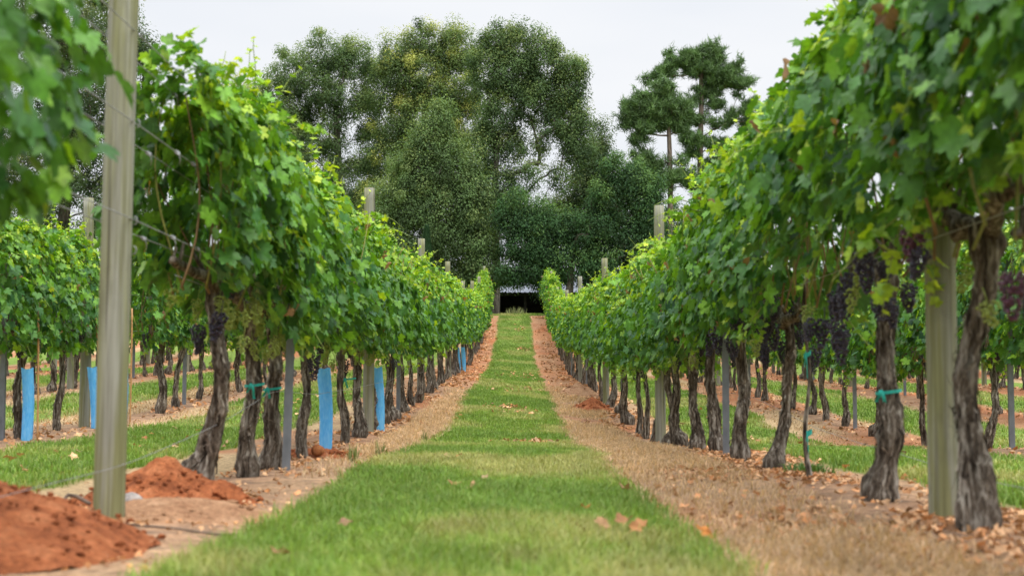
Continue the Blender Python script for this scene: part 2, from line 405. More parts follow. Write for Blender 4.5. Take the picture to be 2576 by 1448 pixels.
def make_foliage(seed, length=1.25, n=1350, hi=True, z0=.76, z1=1.74, w=.30, shoots=13, tall=.32, side=4, hang=6, dead=.005, size=.059, extra=()):
    """foliage and shoots of one vine; the row runs along y"""
    rs = np.random.default_rng(seed)
    tpl = LT_HI if hi else LT_LO
    mb, st = MB(), MB()
    fw, ft, fb = wav1(rs, 3, 2.6), wav1(rs, 3, 3.2), wav1(rs, 3, 3.5)
    h = length / 2
    # walls of the hedge
    m = int(n * .74)
    y = rs.uniform(-h, h, m); tt = rs.beta(1.05, 1.0, m)
    zt = z1 + .11 * ft(y); zb = z0 + .11 * fb(y)
    z = zb + tt * (zt - zb)
    sgn = np.where(rs.random(m) < .5, -1.0, 1.0)
    prof = .62 + .48 * np.sin(np.pi * np.clip(tt, 0, 1) ** .62) - .30 * tt ** 2
    W = w * prof * (1 + .25 * fw(y * 1.0 + 2 * z * sgn, z * 2 + sgn))
    x = sgn * W * (1 - .62 * rs.random(m) ** 1.8) * (1 + (rs.random(m) < .10) * rs.uniform(0, .35, m))
    P = np.stack([x, y, z], 1)
    Nn = np.stack([sgn * rs.uniform(.35, 1.1, m), rs.normal(0, .42, m), rs.uniform(.05, 1.0, m)], 1)
    T = np.stack([sgn * rs.uniform(.0, .7, m), rs.normal(0, .5, m), -rs.uniform(.3, 1.2, m)], 1)
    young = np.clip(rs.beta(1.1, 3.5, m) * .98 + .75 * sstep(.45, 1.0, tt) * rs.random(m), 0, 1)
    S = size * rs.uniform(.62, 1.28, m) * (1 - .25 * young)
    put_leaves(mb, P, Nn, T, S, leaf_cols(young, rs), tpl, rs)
    # the top of the hedge
    m = int(n * .26)
    y = rs.uniform(-h, h, m); x = rs.uniform(-1, 1, m) * w * .75
    z = z1 + .11 * ft(y) - .42 * (x / w) ** 2 + rs.normal(0, .05, m)
    P = np.stack([x, y, z], 1)
    Nn = np.stack([x / w * .7 + rs.normal(0, .45, m), rs.normal(0, .45, m), rs.uniform(.4, 1.1, m)], 1)
    T = np.stack([x / w + rs.normal(0, .6, m), rs.normal(0, .7, m), -rs.uniform(-.2, .8, m)], 1)
    young = np.clip(rs.beta(1.6, 1.9, m), 0, 1)
    S = size * rs.uniform(.5, 1.1, m) * (1 - .25 * young)
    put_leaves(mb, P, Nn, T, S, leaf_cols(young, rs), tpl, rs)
    # upright and drooping shoot tips with small young leaves
    def shoot(p0, d0, ln, g, sz0, nl, y0, yend):
        k = 9; pts = [np.array(p0, float)]; d = np.array(d0, float); d /= np.linalg.norm(d)
        for i in range(k - 1):
            d = d + np.array([rs.normal(0, .10), rs.normal(0, .10), -g / k]); d /= np.linalg.norm(d)
            pts.append(pts[-1] + d * ln / (k - 1))
        pts = np.array(pts)
        u = np.linspace(0, 1, k)[:, None]
        c = np.array([.20, .24, .06]) * (1 - u) + np.array([.27, .36, .08]) * u
        th = np.linspace(.0035, .0015, k)
        cc = np.repeat(c, 4, 0); cc = np.concatenate([cc, c[:1], c[-1:]])
        st.tube(pts, th, 4, cc)
        f = np.sort(rs.uniform(.05, 1, nl)); idx = np.clip((f * (k - 1)), 0, k - 1.001)
        i0 = idx.astype(int); fr = (idx - i0)[:, None]
        Q = pts[i0] * (1 - fr) + pts[i0 + 1] * fr
        D = pts[i0 + 1] - pts[i0]
        ang = np.arange(nl) * 2.6 + rs.uniform(0, 6)
        o = np.stack([np.cos(ang), np.sin(ang), rs.normal(.1, .25, nl)], 1)
        S = sz0 * (1 - .72 * f) * rs.uniform(.8, 1.2, nl)
        Q = Q + o * (S * rs.uniform(.25, .6, nl))[:, None]
        Nn = D / np.linalg.norm(D, axis=1)[:, None] * .5 + np.array([0, 0, .6]) + rs.normal(0, .35, (nl, 3)) + o * .2
        T = o + np.array([0, 0, -.45]) * (1 - f)[:, None]
        young = np.clip(y0 + (yend - y0) * f + rs.normal(0, .12, nl), 0, 1)
        put_leaves(mb, Q, Nn, T, S, leaf_cols(young, rs), tpl, rs, .15, .3)
    for i in range(shoots):
        y = rs.uniform(-h, h) * .92; x = rs.uniform(-.42, .42) * w
        shoot((x, y, z1 - .08), (rs.normal(0, .28) + x, rs.normal(0, .35), 1), tall * rs.uniform(.55, 1.2), rs.uniform(.2, 1.5), size * 1.0, 11, .4, 1.0)
    for i in range(side):
        s = 1 if i % 2 else -1
        y = rs.uniform(-h, h) * .9
        shoot((s * w * .6, y, rs.uniform(1.1, z1)), (s * rs.uniform(.6, 1), rs.normal(0, .5), rs.uniform(-.1, .7)), rs.uniform(.2, .42), rs.uniform(.8, 2.0), size, 10, .35, .95)
    for i in range(hang):
        s = rs.choice([-1, 1]); y = rs.uniform(-h, h) * .9
        shoot((s * rs.uniform(.05, .2), y, z0 + .06), (s * .5, rs.normal(0, .4), -.6), rs.uniform(.15, .34), .6, size * .95, 8, .25, .8)
    for ex in extra: shoot(*ex)
    # dead leaves
    m = max(1, int(n * dead))
    sg = np.where(rs.random(m) < .5, -1.0, 1.0)
    P = np.stack([sg * w * rs.uniform(.7, 1.02, m), rs.uniform(-h, h, m), rs.uniform(z0, z1 - .1, m)], 1)
    put_leaves(mb, P, np.stack([sg, rs.normal(0, .5, m), rs.normal(0, .4, m)], 1), np.stack([sg * .2, rs.normal(0, .4, m), -np.ones(m)], 1),
               size * rs.uniform(.6, 1, m), np.array([.26, .15, .08]) * rs.uniform(.6, 1.4, (m, 1)), tpl, rs, .9, .6, .2)
    # canes rising through the hedge
    for i in range(9):
        y = rs.uniform(-h, h) * .9; x = rs.normal(0, .06)
        zz = np.linspace(.80 + rs.uniform(0, .08), z1 - .1, 9)
        xx = x + .06 * np.sin(zz * 4 + rs.uniform(0, 6)) + (zz - .8) * rs.normal(0, .16)
        yy = y + .05 * np.sin(zz * 5 + rs.uniform(0, 6)) + (zz - .8) * rs.normal(0, .1)
        c = np.array([.20, .12, .055]) if rs.random() < .5 else np.array([.22, .22, .06])
        st.tube(np.stack([xx, yy, zz], 1), np.linspace(.0055, .003, 9), 5, c)
    return mb.mesh('grape_foliage', [M_LEAF]), st.mesh('grape_shoots', [M_STEM])

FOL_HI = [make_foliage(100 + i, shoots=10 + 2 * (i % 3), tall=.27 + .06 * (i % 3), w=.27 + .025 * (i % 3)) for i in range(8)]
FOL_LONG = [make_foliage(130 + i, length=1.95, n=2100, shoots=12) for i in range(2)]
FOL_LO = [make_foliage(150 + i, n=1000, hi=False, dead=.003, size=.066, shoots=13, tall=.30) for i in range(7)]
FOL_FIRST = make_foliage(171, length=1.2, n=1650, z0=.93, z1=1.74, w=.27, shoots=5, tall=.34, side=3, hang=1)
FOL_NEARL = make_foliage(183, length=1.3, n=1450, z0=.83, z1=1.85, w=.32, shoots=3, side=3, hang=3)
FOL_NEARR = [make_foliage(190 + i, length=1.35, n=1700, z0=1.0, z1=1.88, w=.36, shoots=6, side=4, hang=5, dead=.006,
           extra=() if i != 2 else [((-.12, .24, 1.10), (-.12, .05, -1), .46, .3, .085, 15, .45, .95), ((-.02, .25, 1.15), (-.02, .04, -1), .46, .3, .088, 15, .4, .85), ((.05, .24, 1.15), (.04, .04, -1), .36, .3, .085, 12, .35, .8), ((-.14, .12, 1.0), (-.6, .1, -.3), .34, .9, .08, 9, .6, 1.0)]) for i in range(3)]
FOL_YOUNG = make_foliage(200, length=.5, n=60, z0=.95, z1=1.5, w=.18, shoots=1, side=1, hang=0)

# ------------------------------------------------------------------ trunks
def make_trunk(seed, lean=0.0, r0=.047, foot=1.35, height=.90, knee=0.0, arms=True, young=False, twin=False):
    rs = np.random.default_rng(seed)
    mb = MB()
    m, n = 52, 30
    t = np.linspace(0, 1, m)
    z = -.06 + t * (height + .06)
    a, b = rs.uniform(-.035, .035, 2); p, q = rs.uniform(0, 6.28, 2)
    x = a * np.sin(4.5 * t + p) + .012 * np.sin(11 * t + q) + knee * np.exp(-((t - .06) / .12) ** 2) * -1
    y = lean * (t - t * t * .3) + b * np.sin(5 * t + q) + .012 * np.sin(9 * t + p)
    x = x - x[3]; 
    r = r0 * (1 + (foot - 1) * np.exp(-((t - .11) / .075) ** 2) + .10 * np.exp(-(t / .05) ** 2) - .30 * sstep(.2, .6, t) + .25 * np.exp(-((t - .97) / .07) ** 2))
    r *= 1 + .09 * np.interp(t, np.linspace(0, 1, 14), rs.normal(0, 1, 14))
    th = np.arange(n) / n * 2 * math.pi
    # fibrous vertical ridges
    ph = rs.uniform(0, 6.28, 8); fr = [3, 5, 7, 9, 11, 2, 4, 13]
    d = np.ones((m, n))
    for i, f in enumerate(fr):
        tw = ph[i] + rs.uniform(-3, 3) * t + .7 * np.sin(rs.uniform(3, 9) * t + ph[i])
        d += (.075 if f < 8 else .05) * np.sin(f * th[None] + tw[:, None]) * (.5 + .7 * rs.random())
    d += rs.normal(0, .06, (m, n))
    for k in range(rs.integers(3, 7)):   # knots
        tc, ac, s = rs.uniform(.05, .98), rs.uniform(0, 6.28), rs.uniform(.15, .4)
        da = np.angle(np.exp(1j * (th - ac)))
        d += s * np.exp(-((t[:, None] - tc) / .035) ** 2 - (da[None] / .55) ** 2)
    if young:
        d = 1 + (d - 1) * .5
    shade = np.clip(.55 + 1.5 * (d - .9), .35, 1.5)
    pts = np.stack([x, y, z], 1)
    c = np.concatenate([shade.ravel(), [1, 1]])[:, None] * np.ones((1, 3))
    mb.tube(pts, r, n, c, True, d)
    top = pts[-1]
    if arms:
        for s in (-1, 1):
            k = 12; u = np.linspace(0, 1, k)
            ax = top[0] + .02 * np.sin(u * 6 + rs.uniform(0, 6)) - top[0] * u
            ay = top[1] + s * u * rs.uniform(.42, .58)
            az = top[2] - .03 + .10 * np.sin(u * 1.7) * rs.uniform(.5, 1.0) + .01 * rs.normal(0, 1, k)
            rr = np.linspace(.032, .014, k) * (1 + .2 * rs.normal(0, 1, k))
            mb.tube(np.stack([ax, ay, az], 1), rr, 10, np.full(3, .7), True, 1 + .14 * rs.normal(0, 1, (k, 10)))
            for j in range(4):   # spurs
                f = rs.integers(3, k); b0 = np.array([ax[f], ay[f], az[f]])
                e = b0 + np.array([rs.normal(0, .03), rs.normal(0, .03), rs.uniform(.06, .13)])
                mb.tube(np.stack([b0, (b0 + e) / 2 + rs.normal(0, .008, 3), e]), [.011, .009, .006], 6, np.full(3, .7))
    # shaggy strips of peeling bark
    if not young:
        for i in range(54):
            a0 = rs.uniform(0, 6.28); i0 = rs.integers(4, m - 16); k = rs.integers(7, 15)
            w = rs.uniform(.003, .010); v = []
            for j in range(k):
                ii = i0 + j; aj = a0 + .03 * j * rs.normal(0, 1)
                dd = np.interp(aj % 6.283, th, d[ii])
                f = j / (k - 1)
                off = .003 + (.030 * rs.random() * max(0, .35 - f) / .35 if i % 2 else .030 * rs.random() * max(0, f - .65) / .35)
                rad = r[ii] * dd + off
                ca, sa = math.cos(aj), math.sin(aj)
                ctr = pts[ii] + np.array([ca, sa, 0]) * rad
                side = np.array([-sa, ca, 0]) * w * (.4 + .6 * math.sin(math.pi * min(max(f, .08), .92)))
                v += [ctr - side, ctr + side]
            q = [(2 * j, 2 * j + 1, 2 * j + 3, 2 * j + 2) for j in range(k - 1)]
            mb.add(v, q=q, c=np.full(3, rs.uniform(.5, 1.7)))
    if twin:
        pass
    return mb.mesh('vine_trunk', [M_BARK]), top, pts
TRUNKS = [make_trunk(300 + 7 * i, lean=float(np.random.default_rng(i).uniform(-.12, .12)), r0=.030 + .0045 * (i % 4), foot=1.2 + .17 * (i % 5), height=.84 + .02 * (i % 4), knee=(0, .03, -.03, .05, 0)[i % 5]) for i in range(13)]
TR_FIRST = make_trunk(330, lean=.03, r0=.038, foot=2.0, height=.92, knee=.075)
TR_BULGE = make_trunk(331, lean=-.03, r0=.041, foot=1.55, height=.86)
TR_FAT = make_trunk(332, lean=.03, r0=.045, foot=1.5, height=.92)
TR_TWIST = make_trunk(333, lean=.04, r0=.045, foot=1.4, height=.95)
TR_YOUNG = make_trunk(334, lean=.05, r0=.011, foot=1.3, height=1.0, arms=False, young=True)

# ------------------------------------------------------------------ fruit
def ico():
    p = (1 + 5 ** .5) / 2
    v = np.array([(-1, p, 0), (1, p, 0), (-1, -p, 0), (1, -p, 0), (0, -1, p), (0, 1, p), (0, -1, -p), (0, 1, -p), (p, 0, -1), (p, 0, 1), (-p, 0, -1), (-p, 0, 1)], float)
    f = [(0, 11, 5), (0, 5, 1), (0, 1, 7), (0, 7, 10), (0, 10, 11), (1, 5, 9), (5, 11, 4), (11, 10, 2), (10, 7, 6), (7, 1, 8), (3, 9, 4), (3, 4, 2), (3, 2, 6), (3, 6, 8), (3, 8, 9), (4, 9, 5), (2, 4, 11), (6, 2, 10), (8, 6, 7), (9, 8, 1)]
    v = list(v / np.linalg.norm(v[0])); c = {}; o = []
    def mid(a, b):
        k = (min(a, b), max(a, b))
        if k not in c:
            w = v[a] + v[b]; v.append(w / np.linalg.norm(w)); c[k] = len(v) - 1
        return c[k]
    for a, b, d in f:
        x, y, z = mid(a, b), mid(b, d), mid(d, a)
        o += [(a, x, z), (b, y, x), (d, z, y), (x, y, z)]
    return np.array(v), np.array(o)
ICO = ico()
def make_bunch(seed, mat, ln=.15, wd=.045, n=70, r=.0078, loose=False):
    rs = np.random.default_rng(seed); mb = MB(); v, f = ICO
    pts = []
    tries = 0
    while len(pts) < n and tries < 6000:
        tries += 1
        u = rs.random() ** .8; a = rs.uniform(0, 6.28)
        rad = wd * (1 - .75 * u ** 1.4) * (rs.uniform(.65, 1.0) if not loose else rs.uniform(.3, 1.25)) * (.55 + .45 * min(1, u * 6))
        p = np.array([rad * math.cos(a), rad * math.sin(a), -.03 - u * ln])
        if pts and np.min(np.linalg.norm(np.array(pts) - p, axis=1)) < r * (1.5 if not loose else 1.7): continue
        pts.append(p)
    for p in pts:
        mb.add(v * r * rs.uniform(.85, 1.12) + p, t=f)
    mb.tube(np.array([[0, 0, .03], [.003, 0, -.01], [0, .002, -.04 - ln * .5]]), [.002, .002, .0015], 5)
    if loose:
        for p in pts[::2]: mb.tube(np.array([[0, 0, p[2] + .012], p]), .001, 3, cap=False)
    return mb.mesh('grape_bunch', [mat])
FR_P = [make_bunch(400 + i, M_PURPLE, .13 + .03 * i, .042 + .006 * i, 70 + 18 * i) for i in range(3)]
FR_R = [make_bunch(410, M_RED, .14, .046, 75)]
FR_G = [make_bunch(420 + i, M_GREEN, .11 + .03 * i, .042, 42 + 12 * i, .0068, True) for i in range(3)]

# ------------------------------------------------------------------ ribbon tie
def make_tie(seed):
    rs = np.random.default_rng(seed); mb = MB()
    n = 20; th = np.arange(n) / n * 6.283; v = []
    for z in (-.008, .008):
        for a in th: v.append((.051 * math.cos(a), .051 * math.sin(a), z + .008 * math.sin(a)))
    q = [(i, (i + 1) % n, n + (i + 1) % n, n + i) for i in range(n)]
    mb.add(v, q=q)
    for s, l in ((.3, .10), (-.2, .06)):
        v = []; k = 7
        for i in range(k):
            f = i / (k - 1)
            c = np.array([.05 + .012 * math.sin(f * 5), -.04 + s * f * .08, -l * f + .01]); w = .007
            v += [c + np.array([0, w, .004 * math.sin(f * 9)]), c - np.array([0, w, 0])]
        mb.add(v, q=[(2 * i, 2 * i + 1, 2 * i + 3, 2 * i + 2) for i in range(k - 1)])
    return mb.mesh('ribbon_tie', [M_TIE])
TIE = make_tie(1)

# ------------------------------------------------------------------ posts, stakes, sleeves
def make_wood_post(seed, h=2.18, r=.051):
    rs = np.random.default_rng(seed); mb = MB(); m, n = 24, 28
    t = np.linspace(0, 1, m); z = -.08 + t * (h + .08)
    pts = np.stack([.006 * np.sin(2 * t + rs.uniform(0, 6)), .006 * np.sin(2.4 * t + rs.uniform(0, 6)), z], 1)
    d = 1 + .012 * np.sin(3 * np.arange(n)[None] / n * 6.28 + rs.uniform(0, 6)) + .006 * rs.normal(0, 1, (m, n))
    ck = rs.integers(0, n)
    d[:, ck] -= .07; d[8:, (ck + 11) % n] -= .045
    for _ in range(7):
        a_, t_ = rs.integers(0, n), rs.uniform(.05, .95)
        da = np.angle(np.exp(1j * (np.arange(n) - a_) / n * 6.283))
        d += .035 * np.exp(-((t[:, None] - t_) / .02) ** 2 - (da[None] / .3) ** 2)
    rr = r * (1.02 - .05 * t); rr[-1] *= .97
    mb.tube(pts, rr, n, None, True, d)
    return mb.mesh('wooden_post', [M_POST])
def make_staple():
    mb = MB(); a = np.linspace(0, math.pi, 7)
    mb.tube(np.stack([.012 * np.sin(a), np.zeros(7), .014 * np.cos(a)], 1), .0018, 5)
    return mb.mesh('wire_staple', [M_WIRE])
STAPLE = make_staple()
POSTS = [make_wood_post(500 + i) for i in range(4)]
def make_metal_post(h=1.62):
    mb = MB(); w, dp, t = .022, .016, .003
    # open channel profile with folded lips
    prof = [(-w, -dp), (-w, dp), (w, dp), (w, -dp), (w - .008, -dp), (w - .008, -dp + t), (w - t, -dp + t), (w - t, dp - t), (.006, dp - t), (.004, dp - t - .004), (-.004, dp - t - .004), (-.006, dp - t), (-w + t, dp - t), (-w + t, -dp + t), (-w + .008, -dp + t), (-w + .008, -dp)]
    n = len(prof); zs = np.linspace(-.1, h, 12)
    v = [(x, -y, z) for z in zs for x, y in prof]
    q = [(i * n + j, i * n + (j + 1) % n, (i + 1) * n + (j + 1) % n, (i + 1) * n + j) for i in range(len(zs) - 1) for j in range(n)]
    mb.add(v, q=q)
    for z in np.arange(.35, h, .12):    # punched hooks along both edges
        for s in (-1, 1):
            mb.box((s * w - .003, -.006, z), (s * w + .003, .006, z + .018))
    return mb.mesh('metal_post', [M_METAL], smooth=False)
METAL = make_metal_post()
def make_sleeve(seed):
    rs = np.random.default_rng(seed); mb = MB(); m, n = 16, 20; h = .57
    t = np.linspace(0, 1, m); v = []
    a = np.arange(n) / n * 6.283
    for i in range(m):
        sq = .88 + .12 * np.abs(np.cos(2 * a)) ** .5
        rr = .042 * sq * (1 + .02 * rs.normal(0, 1, n)) * (1 + .05 * t[i])
        v += [(rr[j] * math.cos(a[j]) * 1.06 + .012 * math.sin(3 * t[i]), rr[j] * math.sin(a[j]) * .8, t[i] * h + (.008 * math.sin(a[j] * 2 + seed) if i in (0, m - 1) else 0)) for j in range(n)]
    q = [(i * n + j, i * n + (j + 1) % n, (i + 1) * n + (j + 1) % n, (i + 1) * n + j) for i in range(m - 1) for j in range(n)]
    mb.add(v, q=q)
    return mb.mesh('plastic_sleeve', [M_TUBE])
SLEEVES = [make_sleeve(i) for i in range(3)]
def make_stake(h=1.15):
    mb = MB(); t = np.linspace(0, 1, 12)
    mb.tube(np.stack([.004 * np.sin(3 * t), 0 * t, -.05 + t * (h + .05)], 1), .0085, 8)
    return mb.mesh('bamboo_stake', [M_STAKE])
STAKE = make_stake()

# ------------------------------------------------------------------ rows
ORD = ['first', 'second', 'third', 'fourth', 'fifth', 'sixth', 'seventh', 'eighth', 'ninth', 'tenth', 'eleventh', 'twelfth', 'thirteenth']
WP_L = [4.76, 13.2, 20.0, 27.6, 35.4, 42.5, 50.3, 58.3]
WP_R = [4.78, 13.9, 22.6, 31.5, 40.0, 49.0, 58.0]
HP_L = [2.3, 2.28, 2.27, 2.26, 2.2, 2.24, 2.2, 2.1]
HP_R = [2.3, 2.34, 2.3, 2.34, 2.2, 2.0, 1.9]
WP_2 = [13.5, 21.8, 29.5, 37.0, 44.5]

def gen(start, stop, avoid, rs, step=1.13):
    out = []; y = start
    while y < stop:
        if min([abs(y - a) for a in avoid] + [9]) < .2: y += .25
        out.append(y); y += step + rs.uniform(-.3, .3)
    return out

rr_ = np.random.default_rng(55)
V_L1 = [2.9, 6.15, 7.2, 7.8, 9.0, 11.2, 12.2, 13.75, 14.9, 15.7, 17.3, 18.4, 19.3, 21.9, 23.0, 24.0] + gen(25.1, 59.6, WP_L, rr_)
V_R1 = [2.2, 3.27, 4.39, 5.56, 7.82, 8.94, 10.0, 11.1, 12.2, 13.1, 14.5, 15.5, 16.5, 17.9, 19.7, 21.6, 23.0] + gen(24.1, 60.2, WP_R, rr_)
V_L2 = [10.5, 11.6, 12.9, 16.1, 17.1, 18.4] + gen(19.5, 50, WP_2, rr_)
V_R2 = [10.3, 11.3, 12.4, 13.2, 14.4, 15.5, 16.6, 18.1, 19.0] + gen(20.2, 50, WP_2, rr_)
V_L3 = gen(17.6, 46, WP_2, rr_); V_R3 = gen(17.9, 46, WP_2, rr_)
V_L4 = gen(25.6, 44, WP_2, rr_); V_R4 = gen(25.2, 44, WP_2, rr_)
V_L5 = gen(33.8, 42, WP_2, rr_); V_R5 = gen(33.5, 42, WP_2, rr_)

FIRST_USE = {}
def side_word(s): return 'left' if s < 0 else 'right'
LAB_SPECIAL = {
    ('L', 0): 'leafy grapevine hanging beside the near wooden post, its trunk out of view',
    ('L', 1): 'grapevine with a kneed foot behind the red soil mound, tall shoots on top',
    ('L', 2): 'thick footed grapevine wearing a long turquoise ribbon, beside the grey metal post',
    ('L', 3): 'slimmer grapevine crowded close behind the one with the long turquoise ribbon',
    ('L', 4): 'grapevine between the grey metal post and the large blue sleeve',
    ('R', 1): 'grapevine filling the upper right corner, its trunk out of view',
    ('R', 2): 'thick twisted grapevine trunk right beside the near wooden post on the right',
    ('R', 3): 'stout grapevine with purple bunches and a turquoise tie at mid trunk',
    ('R', 4): 'grapevine with purple bunches just up the row from the thin young vine',
    ('R', 5): 'bulging grapevine standing against the grey metal post on the right, nearer side',
    ('R', 6): 'grapevine just behind the grey metal post right of the lane',
}
def vine_label(key, idx, y, wps, k):
    if (key, idx) in LAB_SPECIAL: return LAB_SPECIAL[(key, idx)]
    side = 'left' if key[0] == 'L' else 'right'
    p = max([i for i, w in enumerate(wps) if w < y] or [-1])
    ys = V_OF[key]
    lo = wps[p] if p >= 0 else -9
    o = [v for v in ys if v > lo].index(y)
    row = 'row bordering the lane' if k == 0 else f'{ORD[k]} row'
    if p < 0: 
        return f'gnarled grapevine, {ORD[len([v for v in ys if v < wps[0]]) - 1 - o]} before the first wooden post, {row}, {side}'
    return f'gnarled grapevine, {ORD[o]} past the {ORD[p]} wooden post, {row}, {side} of the lane'
V_OF = {'L': V_L1, 'R': V_R1, 'L2': V_L2, 'R2': V_R2, 'L3': V_L3, 'R3': V_R3}

def add_vine(x, y, dy0, dy1, label, group, rs, detail, trunk=None, fol=None, fruit=None, tie=None, lane=0):
    """dy0, dy1: how far the foliage reaches down and up the row"""
    z = gz(x, y)
    e = empty('grape_vine', (x, y, z), label, 'grapevine', group)
    tr = trunk or TRUNKS[rs.integers(len(TRUNKS))]
    flip = math.pi if (rs.random() < .5 and trunk is None) else 0
    link('trunk', tr[0], e, (-.055 if trunk is TR_FIRST else 0, 0, 0), (0, 0, flip) if trunk else (rs.normal(0, .045), rs.normal(0, .045), flip), (1, 1, 1) if trunk else (rs.uniform(.85, 1.15), rs.uniform(.85, 1.15), rs.uniform(.97, 1.05)))
    span = dy0 + dy1; base = 1.25
    if fol is None:
        if detail < 2 and span > 1.6: fol = FOL_LONG[rs.integers(len(FOL_LONG))]; base = 1.95
        else: fol = (FOL_HI if detail < 2 else FOL_LO)[rs.integers(8 if detail < 2 else 7)]
        fr = math.pi if rs.random() < .5 else 0
        sy = max(.62, (span + .14) / base); off = (dy1 - dy0) / 2
        s = rs.uniform(.94, 1.07)
        link('foliage', fol[0], e, (0, off, 0), (0, 0, fr), (rs.uniform(.9, 1.1), sy, s))
        if detail < 2: link('shoot', fol[1], e, (0, off, 0), (0, 0, fr), (1, sy, s))
    else:
        off = (dy1 - dy0) / 2
        link('foliage', fol[0], e, (0, off, 0)); link('shoot', fol[1], e, (0, off, 0))
    if fruit is None:
        fruit = [10, 6, 3, 1][detail]
        fruit = [('p' if rs.random() < .3 else 'g') for _ in range(fruit)]
    for f in fruit:
        pr = {'p': FR_P, 'g': FR_G, 'r': FR_R}[f]
        sx = (rs.choice([-1, 1]) if lane == 0 else (lane if rs.random() < .72 else -lane)) * rs.uniform(.03, .17)
        link('hanging_fruit', pr[rs.integers(len(pr))], e, (sx, rs.uniform(-.5, .5) * min(1, span / 1.2), (rs.uniform(.68, .98) if detail == 0 else rs.uniform(.80, 1.02))), (rs.normal(0, .15), rs.normal(0, .15), rs.uniform(0, 6)), (rs.uniform(.72, .98) * (.78 if f == 'g' else 1),) * 3)
    if tie is not None:
        i = int(np.clip((tie + .06) / .96 * 51, 0, 51)); p = tr[2][i] + np.array([-.055 if trunk is TR_FIRST else 0, 0, 0])
        link('tie', TIE, e, (p[0], p[1], tie), (0, 0, rs.uniform(-2.2, -1.0)), (1.0, 1.0, .8))
    return e

def row(key, x, ys, wps, k, group, lane):
    rs = np.random.default_rng(abs(hash_(key)))
    for i, y in enumerate(ys):
        prev = ys[i - 1] if i else y - 1.1
        nxt = ys[i + 1] if i + 1 < len(ys) else y + 1.1
        dy0, dy1 = min((y - prev) / 2, 1.15), min((nxt - y) / 2, 1.15)
        det = 0 if y < 14 and k == 0 else 1 if y < 24 and k < 2 else 2 if k < 2 else 3
        kw = {}
        if key == 'L':
            if i == 0: kw = dict(fol=FOL_NEARL, trunk=TR_FAT); dy0, dy1 = .65, .6
            if i == 1: kw = dict(fol=FOL_FIRST, trunk=TR_FIRST, fruit=list('gggggpppgggggg')); dy0, dy1 = .60, .60
            if i == 2: kw = dict(trunk=TR_BULGE, tie=.46, fruit=list('ggggggggggggggg'))
            if i == 3: kw = dict(tie=.44, fruit=list('gggggggggg'))
            if i == 4: kw = dict(fruit=list('ppppgggggggg'))
            if i == 5: kw = dict(tie=.5, fruit=list('pggggggg'))
        if key == 'R':
            if i in (0, 1, 2): kw = dict(fol=FOL_NEARR[i], fruit=list('grrppg'))
            if i == 2: kw['trunk'] = TR_TWIST
            if i == 3: kw = dict(trunk=TR_FAT, tie=.42, fol=FOL_NEARR[0], fruit=list('ppppppppppppppggg')); 
            if i == 4: kw = dict(fruit=list('ppppppppppppppggg'))
            if i == 5: kw = dict(trunk=TR_BULGE, fruit=list('pppppggg'))
            if i == 6: kw = dict(fruit=list('ppppggg'))
            if i == 7: kw = dict(fruit=list('pppggg'))
        if k < 3: lab = vine_label(key, i, y, wps, k)
        else: lab = 'slim grey grapevine trunk among the crowded farther rows on the ' + side_word(x) 
        jit = 0 if (k == 0 and y < 24) else rs.normal(0, .04)
        add_vine(x + jit, y, dy0, dy1, lab, group, rs, det, lane=lane, **kw)
def hash_(s): return sum((i + 3) * ord(c) * 131 for i, c in enumerate(s)) % 99991
row('L', XL, V_L1, WP_L, 0, 'grapevines of the row bordering the lane on the left', 1)
row('R', XR, V_R1, WP_R, 0, 'grapevines of the row bordering the lane on the right', -1)
row('L2', ROWS_L[1], V_L2, WP_2, 1, 'grapevines of the second row on the left', 0)
row('R2', ROWS_R[1], V_R2, WP_2, 1, 'grapevines of the second row on the right', 0)
row('L3', ROWS_L[2], V_L3, WP_2, 2, 'grapevines of the third row on the left', 0)
row('R3', ROWS_R[2], V_R3, WP_2, 2, 'grapevines of the third row on the right', 0)
for k_, (vl, vr) in enumerate(((V_L4, V_R4), (V_L5, V_R5))):
    row('LF%d' % k_, ROWS_L[3 + k_], vl, WP_2, 3, 'grapevines of the farther rows on the left', 0)
    row('RF%d' % k_, ROWS_R[3 + k_], vr, WP_2, 3, 'grapevines of the farther rows on the right', 0)
# the thin young vine tied up between the old ones
_yv = empty('young_grape_vine', (1.40, 6.85, gz(1.4, 6.85)), 'thin brown stemmed young vine tied with turquoise ribbon between two thick trunks', 'grapevine')
link('stem', TR_YOUNG[0], _yv)
link('foliage', FOL_YOUNG[0], _yv); link('shoot', FOL_YOUNG[1], _yv)
for h_ in (.22, .60):
    link('tie', TIE, _yv, (0.0, .03, h_), (0, 0, -1.4), (.36, .36, 1.3))

# posts
def wood_post(x, y, label, group, i, h=1.0, tilt=(0, 0), staples=False):
    e = empty('wooden_post', (x, y, gz(x, y)), label, 'post', group)
    e.rotation_euler = (tilt[0], tilt[1], i * 1.7)
    link('timber', POSTS[i % 4], e, (0, 0, 0), (0, 0, 0), (1, 1, h))
    if staples:
        for z in (.90, 1.0, 1.33, 1.64):
            for s in (-1, 1):
                link('staple', STAPLE, e, (.05 * s * math.cos(i * 1.7), -.05 * s * math.sin(i * 1.7), z), (0, 0, -i * 1.7 + (0 if s > 0 else math.pi)))
    return e
for i, y in enumerate(WP_L):
    lab = 'tall mossy wooden post standing at the near end, beside red soil' if i == 0 else f'weathered wooden post, {ORD[i]} up the row bordering the lane on the left'
    wood_post(XL - (.03 if i == 1 else 0), y, lab, 'wooden trellis posts of the left lane row', i, HP_L[i] / 2.18, (0, R(.6) if i == 0 else 0), i < 2)
